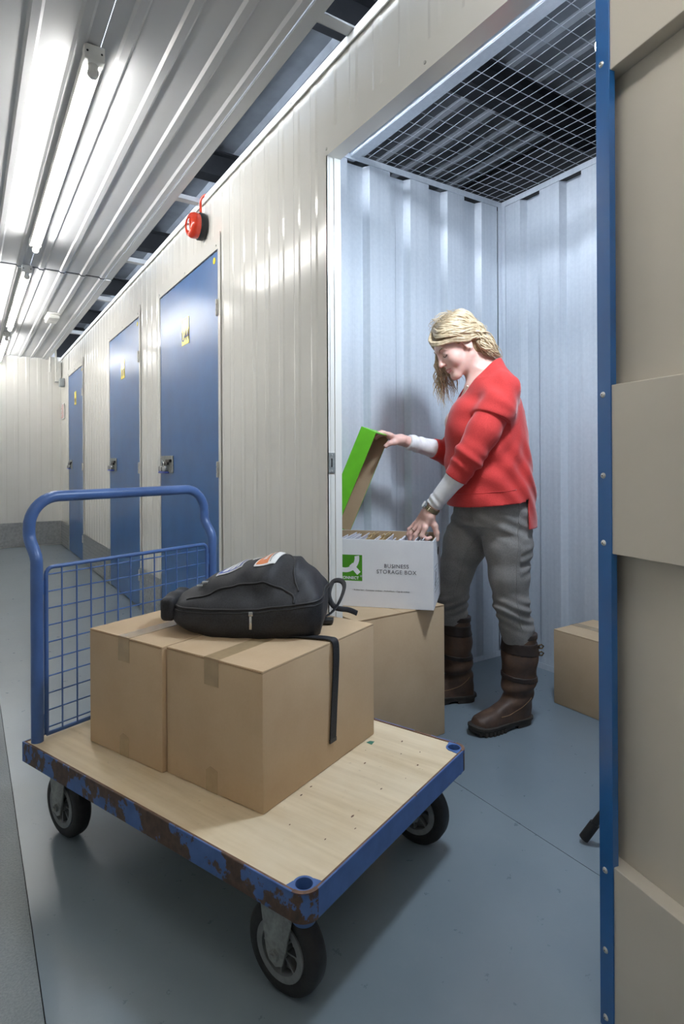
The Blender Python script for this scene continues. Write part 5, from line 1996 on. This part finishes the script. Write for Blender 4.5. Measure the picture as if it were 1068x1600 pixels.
            cr = 0.0045 * np.sin(z * 105 + x * 26) * np.exp(-((z - 0.135) / 0.045) ** 2) + 0.0022 * np.sin(z * 60 + q[:, 1] * 40 + x * 30) * np.exp(-((z - 0.26) / 0.09) ** 2)
            d = d + cr.astype(np.float32)
            d = np.maximum(d, 0.026 - z)
            tilt = z - topz + 0.10 * (P[:, 0] - shaft[0][0])
            d = smax(d, tilt, 0.004)
            # open top
            hol = chain(P, [(shaft[0][0], shaft[0][1], topz + 0.03), (shaft[0][0], shaft[0][1], topz - 0.07)], [rs[0] - 0.007, rs[0] - 0.010], 0.01)
            return smax(d, -hol, 0.003).astype(np.float32)
        lo = np.minimum(hv, tv).min() and (min(heel[0], toe[0]) - 0.11, min(heel[1], toe[1]) - 0.12, 0.0)
        hi = (max(heel[0], toe[0]) + 0.14, max(heel[1], toe[1]) + 0.12, topz + 0.03)
        o = soft(name, f, lo, hi, 0.0036, 'brown_leather', W)

        # dark straps wrapped round the shaft
        def band(z0, hw_, th, nm):
            def g(P):
                zz = P[:, 2] - z0 + 0.10 * (P[:, 0] - shaft[0][0])
                return smax(np.maximum(f(P) - th, -(f(P) + 0.004)), np.abs(zz) - hw_, 0.002)
            return soft(nm, g, (shaft[0][0] - 0.11, shaft[0][1] - 0.11, z0 - 0.05), (shaft[0][0] + 0.11, shaft[0][1] + 0.13, z0 + 0.05), 0.0032, 'dark_leather', o)
        band(topz - 0.012, 0.010, 0.003, 'top_trim')
        b = band(topz - 0.062, 0.023, 0.0035, 'strap_band')
        band(topz - 0.182, 0.010, 0.003, 'strap_band')
        if buckles:
            for dz in (0.012, -0.016):
                c = Vector((shaft[0][0] + rs[0] + 0.004, shaft[0][1] - 0.028, topz - 0.070 + dz))
                MB().tube([c + Vector((-0.008, 0, 0.004)), c + Vector((0.008, 0, 0.008)), c + Vector((0.016, 0, 0.002)), c + Vector((0.010, 0, -0.007)), c + Vector((-0.008, 0, -0.006))], 0.003, 8, closed=True).build('buckle', 'brass', o, True, 180)
                c2 = c + Vector((-0.03, -0.012, -0.001))
                MB().tube([c2 + Vector((-0.02, -0.012, -0.001)), c2, c + Vector((0.0, 0, 0))], (0.006, 0.0018), 8, flat=(0, 0, 1)).build('buckle_strap', 'dark_leather', o, True, 180)
        # stitched counter seam
        pts = [(heel[0] + M[0, 0] * a + M[0, 1] * -0.06, heel[1] + M[1, 0] * a + M[1, 1] * -0.06, zz) for a, zz in ((-0.02, 0.125), (0.0, 0.105), (0.03, 0.080), (0.07, 0.066), (0.10, 0.068))]
        side = -1 if M[1, 1] > 0 else 1
        pts = [(heel[0] + M[0, 0] * a + M[0, 1] * side * 0.06, heel[1] + M[1, 0] * a + M[1, 1] * side * 0.06, zz) for a, zz in ((-0.025, 0.120), (0.0, 0.100), (0.03, 0.078), (0.07, 0.064), (0.11, 0.066))]
        sp = onto(f, [tuple(p) for p in smooth_path(pts, 6)], 0.0003)
        MB().tube([tuple(p) for p in sp], 0.0012, 5).build('stitch_line', 'stitching', o, True, 180)
        # sole: outline slab with a welt and separate heel
        prof = [(-0.062, 0.0), (-0.056, 0.024), (-0.035, 0.038), (0.0, 0.042), (0.06, 0.041), (0.11, 0.047), (0.15, 0.050), (0.19, 0.044), (0.216, 0.028), (0.230, 0.0)]
        full = smooth_path([(a, b_, 0) for a, b_ in prof], 4)
        out = [(p.x, p.y) for p in full] + [(p.x, -p.y) for p in reversed(full[1:-1])]
        def wpt(a, b_, z):
            return (heel[0] + dr[0] * a + nr[0] * b_, heel[1] + dr[1] * a + nr[1] * b_, z)
        m = MB()
        n = len(out)
        zz = lambda a: 0.012 if a < 0.045 else (0.0 if a > 0.09 else 0.012 * (0.09 - a) / 0.045)
        lift = lambda a: max(0.0, a - 0.17) ** 2 * 3.0
        for sc, zt in ((0.95, None), (1.0, 0.006), (1.0, 0.020), (1.045, 0.022), (1.045, 0.031), (0.93, 0.034)):
            for a, b_ in out:
                aa = (a - 0.08) * sc + 0.08
                z = zz(a) if zt is None else max(zt, zz(a) + 0.004)
                m.v.append(wpt(aa, b_ * sc, z + lift(a)))
        for r_ in range(5):
            for k in range(n):
                k2 = (k + 1) % n
                m.f.append((r_ * n + k, r_ * n + k2, (r_ + 1) * n + k2, (r_ + 1) * n + k))
        m.f.append(tuple(range(n - 1, -1, -1)))
        m.f.append(tuple(5 * n + k for k in range(n)))
        sole = m.build('sole', 'boot_sole', o, True, 50)
        hp = [(a, b_) for a, b_ in out if a < 0.045]
        hp.sort(key=lambda q_: math.atan2(q_[1], q_[0] + 0.005))
        m = MB()
        n = len(hp)
        for sc, z in ((0.94, 0.0), (0.97, 0.014)):
            for a, b_ in hp:
                m.v.append(wpt(a * sc, b_ * sc, z))
        for k in range(n):
            k2 = (k + 1) % n
            m.f.append((k, k2, n + k2, n + k))
        m.f += [tuple(range(n - 1, -1, -1)), tuple(n + k for k in range(n))]
        m.build('heel', 'boot_sole', o)
        # tread lugs along the forefoot edge
        lugs = MB()
        for a in [0.10 + 0.018 * i for i in range(7)]:
            for s_ in (-1, 1):
                b_ = np.interp(a, [0.06, 0.11, 0.15, 0.19, 0.216], [0.041, 0.047, 0.050, 0.044, 0.030]) * s_
                lugs.v_ = None
                Mx = Matrix(((dr[0], nr[0], 0, heel[0] + dr[0] * a + nr[0] * b_), (dr[1], nr[1], 0, heel[1] + dr[1] * a + nr[1] * b_), (0, 0, 1, 0), (0, 0, 0, 1)))
                lugs.box(-0.005, 0.005, -0.003, 0.003, 0.001 + lift(a), 0.016 + lift(a), Mx)
        lg = lugs.build('tread_lugs', 'boot_sole', o)
        lg['kind'] = 'stuff'
        return o
    boot('boot', [(0.050, -0.048, 0.372), (0.050, -0.050, 0.26), (0.046, -0.052, 0.17), (0.040, -0.055, 0.10)], [0.0685, 0.0655, 0.0600, 0.052], (0.036, -0.058, 0), (-0.125, -0.136, 0), True)
    boot('boot', [(-0.172, 0.152, 0.388), (-0.166, 0.160, 0.26), (-0.158, 0.170, 0.17), (-0.150, 0.176, 0.10)], [0.0670, 0.0640, 0.0590, 0.052], (-0.140, 0.178, 0), (-0.315, 0.150, 0), False)

    # ---- face details
    HP = lambda pts, off: [tuple(p) for p in onto(head, [hw(*q) for q in pts], off)]
    for s in (-1, 1):
        MB().tube(HP([(0.093, s * 0.014, 0.026), (0.090, s * 0.026, 0.031), (0.084, s * 0.038, 0.030), (0.076, s * 0.047, 0.024)], 0.0005), [0.0016, 0.0022, 0.0020, 0.0010], 6).build('eyebrow', 'brow', W, True, 180)
        MB().tube(HP(smooth_path([(0.093, s * 0.017, -0.002), (0.095, s * 0.026, -0.006), (0.093, s * 0.035, -0.006), (0.087, s * 0.044, -0.001)], 4), 0.0006), 0.0013, 6).build('eyelash', 'lash', W, True, 180)
    MB().tube(HP(smooth_path([(0.092, -0.021, -0.0602), (0.100, -0.010, -0.0585), (0.104, 0.0, -0.0592), (0.100, 0.010, -0.0585), (0.092, 0.021, -0.0602)], 5), 0.0001), 0.0026, 8).build('lip', 'lip', W, True, 180)
    MB().tube(HP(smooth_path([(0.091, -0.018, -0.0665), (0.099, -0.009, -0.0715), (0.103, 0.0, -0.0722), (0.099, 0.009, -0.0715), (0.091, 0.018, -0.0665)], 5), 0.0001), 0.0031, 8).build('lip', 'lip', W, True, 180)
    p = hw(-0.004, 0.082, -0.030)
    MB().lathe([(0.0, -0.0035), (0.0025, -0.0025), (0.0035, 0.0), (0.0025, 0.0025), (0.0, 0.0035)], axis_p=tuple(float(x) for x in p), seg=12).build('earring', 'pearl', W, True, 180)
    # necklace bead at the throat
    p = onto(body, [(-0.142, -0.045, 1.352)], 0.003)[0]
    MB().lathe([(0.0, -0.004), (0.0035, -0.002), (0.004, 0.0), (0.0035, 0.002), (0.0, 0.004)], axis_p=tuple(float(x) for x in p), seg=12).build('pendant', 'pearl', W, True, 180)

    # ---- hair
    def cranium(P):
        q = toh(P)
        d = ell(q, (-0.008, 0, 0.045), (0.098, 0.076, 0.086))
        d = smin(d, ell(q, (0.040, 0, -0.018), (0.060, 0.056, 0.085)), 0.03)
        return d * HS

    def hair_shell(P):
        q = toh(P)
        d = ell(q, (-0.010, 0, 0.045), (0.104, 0.085, 0.090))
        d = smin(d, ell(q, (-0.050, 0, -0.036), (0.048, 0.064, 0.088)), 0.04)
        d = smax(d, (-0.040 + 1.0 * q[:, 0] - q[:, 2]) * 0.7, 0.02)
        # keep the face, temple and ear clear
        face = ell(q, (0.085, 0.0, -0.045), (0.085, 0.125, 0.098))
        d = smax(d, -face, 0.012)
        ear = ell(q, (0.005, 0.080, -0.030), (0.040, 0.05, 0.045))
        d = smax(d, -ear, 0.01)
        d = d + (0.0025 * np.sin(q[:, 0] * 90 + 40 * q[:, 2]) * np.sin(q[:, 2] * 70 + q[:, 1] * 50)).astype(np.float32)
        return d * HS
    hr = soft('hair', hair_shell, tuple(HO - 0.19), tuple(HO + 0.19), 0.004, 'hair_base', W)
    rnd = random.Random(11)
    locks = MB()

    def lock(ctrl, r, waves, amp, n=26, ph0=None):
        path = smooth_path([tuple(float(c) for c in p) for p in ctrl], 7)
        m = len(path)
        ph = rnd.uniform(0, 6.28) if ph0 is None else ph0 + rnd.uniform(-1.3, 1.3)
        out = []
        for i, p in enumerate(path):
            t = i / (m - 1)
            tan = (path[min(i + 1, m - 1)] - path[max(i - 1, 0)]).normalized()
            a = tan.cross(Vector((0.3, 0.9, 0.2))).normalized()
            b = tan.cross(a)
            w = amp * min(1, (0.25 + t * 1.4) if ph0 is not None else t * 1.6)
            out.append(p + a * math.sin(ph + waves * 6.28 * t) * w + b * math.cos(ph + waves * 6.28 * t) * w * 0.7)
        rs = [r * (0.55 + 0.6 * math.sin(min(1.0, 0.2 + 0.9 * i / (m - 1)) * PI)) * (1.0 if i < m - 4 else (m - 1 - i) / 4 + 0.08) for i in range(m)]
        locks.tube(out, [max(q, 0.0004) for q in rs], 5)

    def S(f, s, t, off):
        """point on the hair cap, off metres above"""
        p = onto(cranium, [hw(f, s, t)], off, 5)[0]
        return p
    # near side: swept back from the parting over the ear to the nape
    for i in range(190):
        a = rnd.uniform(0, 1)
        f0 = 0.085 - 0.125 * a
        s0 = -0.012 + rnd.uniform(-0.006, 0.010)
        p0 = S(f0, s0, 0.13, 0.009)
        lay = rnd.uniform(0.009, 0.020)
        e = rnd.uniform(0, 1)
        lowr = 0.03 + 0.05 * (1 - a)
        p1 = S(f0 - 0.004, 0.045, 0.105 - 0.02 * (1 - a), lay)
        p2 = S(f0 - 0.042 - 0.01 * a, 0.078, 0.066 - 0.028 * e * (1 - a * 0.5), lay)
        p3 = S(-0.050 - 0.045 * a, 0.074 - 0.02 * a, 0.022 - 0.035 * e, lay + 0.006)
        p4 = hw(-0.050 - 0.055 * rnd.random(), 0.090 - 0.02 * a, -0.030 - 0.030 * e)
        g_ = rnd.random()
        end = hw(-0.050 - 0.062 * g_, 0.085 - 0.03 * a + rnd.uniform(-0.012, 0.008), -0.075 - 0.03 * rnd.random() - 0.05 * g_)
        lock([p0, p1, p2, p3, p4, end], rnd.uniform(0.0026, 0.0048), rnd.uniform(2.8, 3.6), rnd.uniform(0.004, 0.0095), ph0=1.0 + 2.5 * a)
    # fringe: forehead roll sweeping from the parting down to the temple
    for i in range(46):
        e = rnd.random()
        p0 = S(0.080 - 0.02 * e, -0.012, 0.12, 0.012)
        p1 = S(0.100, 0.012 + 0.01 * e, 0.085 - 0.02 * e, 0.020 + 0.008 * rnd.random())
        p2 = S(0.088 - 0.01 * e, 0.048, 0.062 - 0.018 * e, 0.018 + 0.006 * rnd.random())
        p3 = S(0.045, 0.070, 0.050 - 0.016 * e, 0.014)
        p4 = S(0.0, 0.080, 0.022 - 0.016 * e, 0.019)
        p5 = S(-0.05, 0.076, -0.008, 0.022)
        lock([p0, p1, p2, p3, p4, p5], rnd.uniform(0.002, 0.0038), rnd.uniform(1.2, 2.2), rnd.uniform(0.001, 0.003))
    # crown to the back
    for i in range(110):
        e = rnd.uniform(-1, 1)
        p0 = S(-0.01 - 0.04 * rnd.random(), 0.03 * e, 0.14, 0.008)
        lay = rnd.uniform(0.009, 0.020)
        p1 = S(-0.07, 0.055 * e, 0.10, lay)
        p2 = S(-0.105, 0.068 * e, 0.045, lay)
        p3 = S(-0.105, 0.065 * e, -0.005, lay + 0.012)
        p4 = hw(-0.100 - 0.016 * rnd.random(), 0.064 * e, -0.055)
        end = hw(-0.080 - 0.038 * rnd.random(), 0.058 * e + rnd.uniform(-0.015, 0.015), -0.095 - 0.055 * rnd.random())
        lock([p0, p1, p2, p3, p4, end], rnd.uniform(0.0026, 0.0048), rnd.uniform(3.0, 3.6), rnd.uniform(0.004, 0.0085), ph0=2.0 + 1.5 * e)
    # far side: falls forward and hangs below the face
    for i in range(120):
        a = rnd.random() * 1.25
        p0 = S(0.085 - 0.09 * a, -0.014, 0.13, 0.012)
        p1 = S(0.090 - 0.08 * a, -0.050, 0.085, 0.016)
        p2 = S(0.070 - 0.07 * a, -0.078, 0.035, 0.018)
        p3 = np.array(p2) + np.array([0.004 + 0.006 * a, 0.006, -0.055])
        drop = rnd.uniform(0.10, 0.20) - 0.02 * a
        p4 = np.array(p3) + np.array([rnd.uniform(-0.010, 0.026), rnd.uniform(-0.015, 0.012), -drop * 0.5])
        p5 = np.array(p4) + np.array([rnd.uniform(-0.008, 0.030), rnd.uniform(-0.015, 0.012), -drop * 0.5])
        lock([p0, p1, p2, p3, p4, p5], rnd.uniform(0.0014, 0.0030), rnd.uniform(2.5, 4.0), rnd.uniform(0.005, 0.011))
    # loose fine strands
    for i in range(70):
        e = rnd.uniform(-1, 1)
        p0 = S(rnd.uniform(-0.06, 0.06), 0.03 * e, 0.13, 0.016)
        p1 = S(-0.06 + 0.09 * rnd.random(), 0.07 * e, 0.09, 0.024)
        p2 = S(-0.10 + 0.05 * rnd.random(), 0.075 * e, 0.03, 0.028)
        end = np.array(p2) + np.array([0.02 * rnd.random(), rnd.uniform(-0.01, 0.01), -0.05 * rnd.random()])
        lock([p0, p1, p2, end], 0.0007, rnd.uniform(1, 3), rnd.uniform(0.002, 0.006))
    lk = locks.build('hair_locks', 'blonde_hair', hr, True, 180, recalc=False)
    lk['kind'] = 'stuff'

    # ---- watch, ring
    ax = Vector((wrL[0] - elL[0], wrL[1] - elL[1], wrL[2] - elL[2])).normalized()
    c = Vector(wrL) - ax * 0.004
    q = ax.to_track_quat('Z', 'Y').to_matrix().to_4x4()
    Mw = Matrix.Translation(c) @ q
    wt = MB().lathe([(0.0255, -0.0085), (0.0292, -0.0085), (0.0300, 0.0), (0.0292, 0.0085), (0.0255, 0.0085), (0.0255, -0.0085)], m=Mw, seg=28).build('watch_strap', 'gold', W, True, 35)
    links = MB()
    for k in range(22):
        R_ = Mw @ Matrix.Rotation(2 * PI * k / 22, 4, 'Z')
        for zz in (-0.0058, 0.0, 0.0058):
            links.bbox(0.0285, 0.0318, -0.0032, 0.0032, zz - 0.0024, zz + 0.0024, 0.0007, 1, R_)
    lk = links.build('watch_links', 'gold', wt)
    lk['kind'] = 'stuff'
    # dial on the back of the wrist (away from the palm: up and left)
    side = Vector((-0.80, -0.15, 0.55))
    side = (side - ax * side.dot(ax)).normalized()
    Md = Matrix.Translation(c + side * 0.030) @ side.to_track_quat('Z', 'Y').to_matrix().to_4x4()
    MB().lathe([(0.0, -0.003), (0.0155, -0.003), (0.0165, 0.0), (0.0165, 0.005), (0.0145, 0.0075), (0.0, 0.0075)], m=Md, seg=28).build('watch_case', 'chrome', wt, True, 35)
    MB().lathe([(0.0, 0.0076), (0.0135, 0.0076), (0.0135, 0.0080), (0.0, 0.0080)], m=Md, seg=24).build('watch_dial', 'label_white', wt)
    rp, rd = Vector((-0.380, -0.088, 0.7805)), Vector((-0.026, 0.0, -0.024)).normalized()
    Mr = Matrix.Translation(rp) @ rd.to_track_quat('Z', 'Y').to_matrix().to_4x4()
    MB().lathe([(0.0092, -0.0018), (0.0108, -0.0018), (0.0108, 0.0018), (0.0092, 0.0018), (0.0092, -0.0018)], m=Mr, seg=20).build('ring', 'gold', W, True, 60)
    return W


woman()
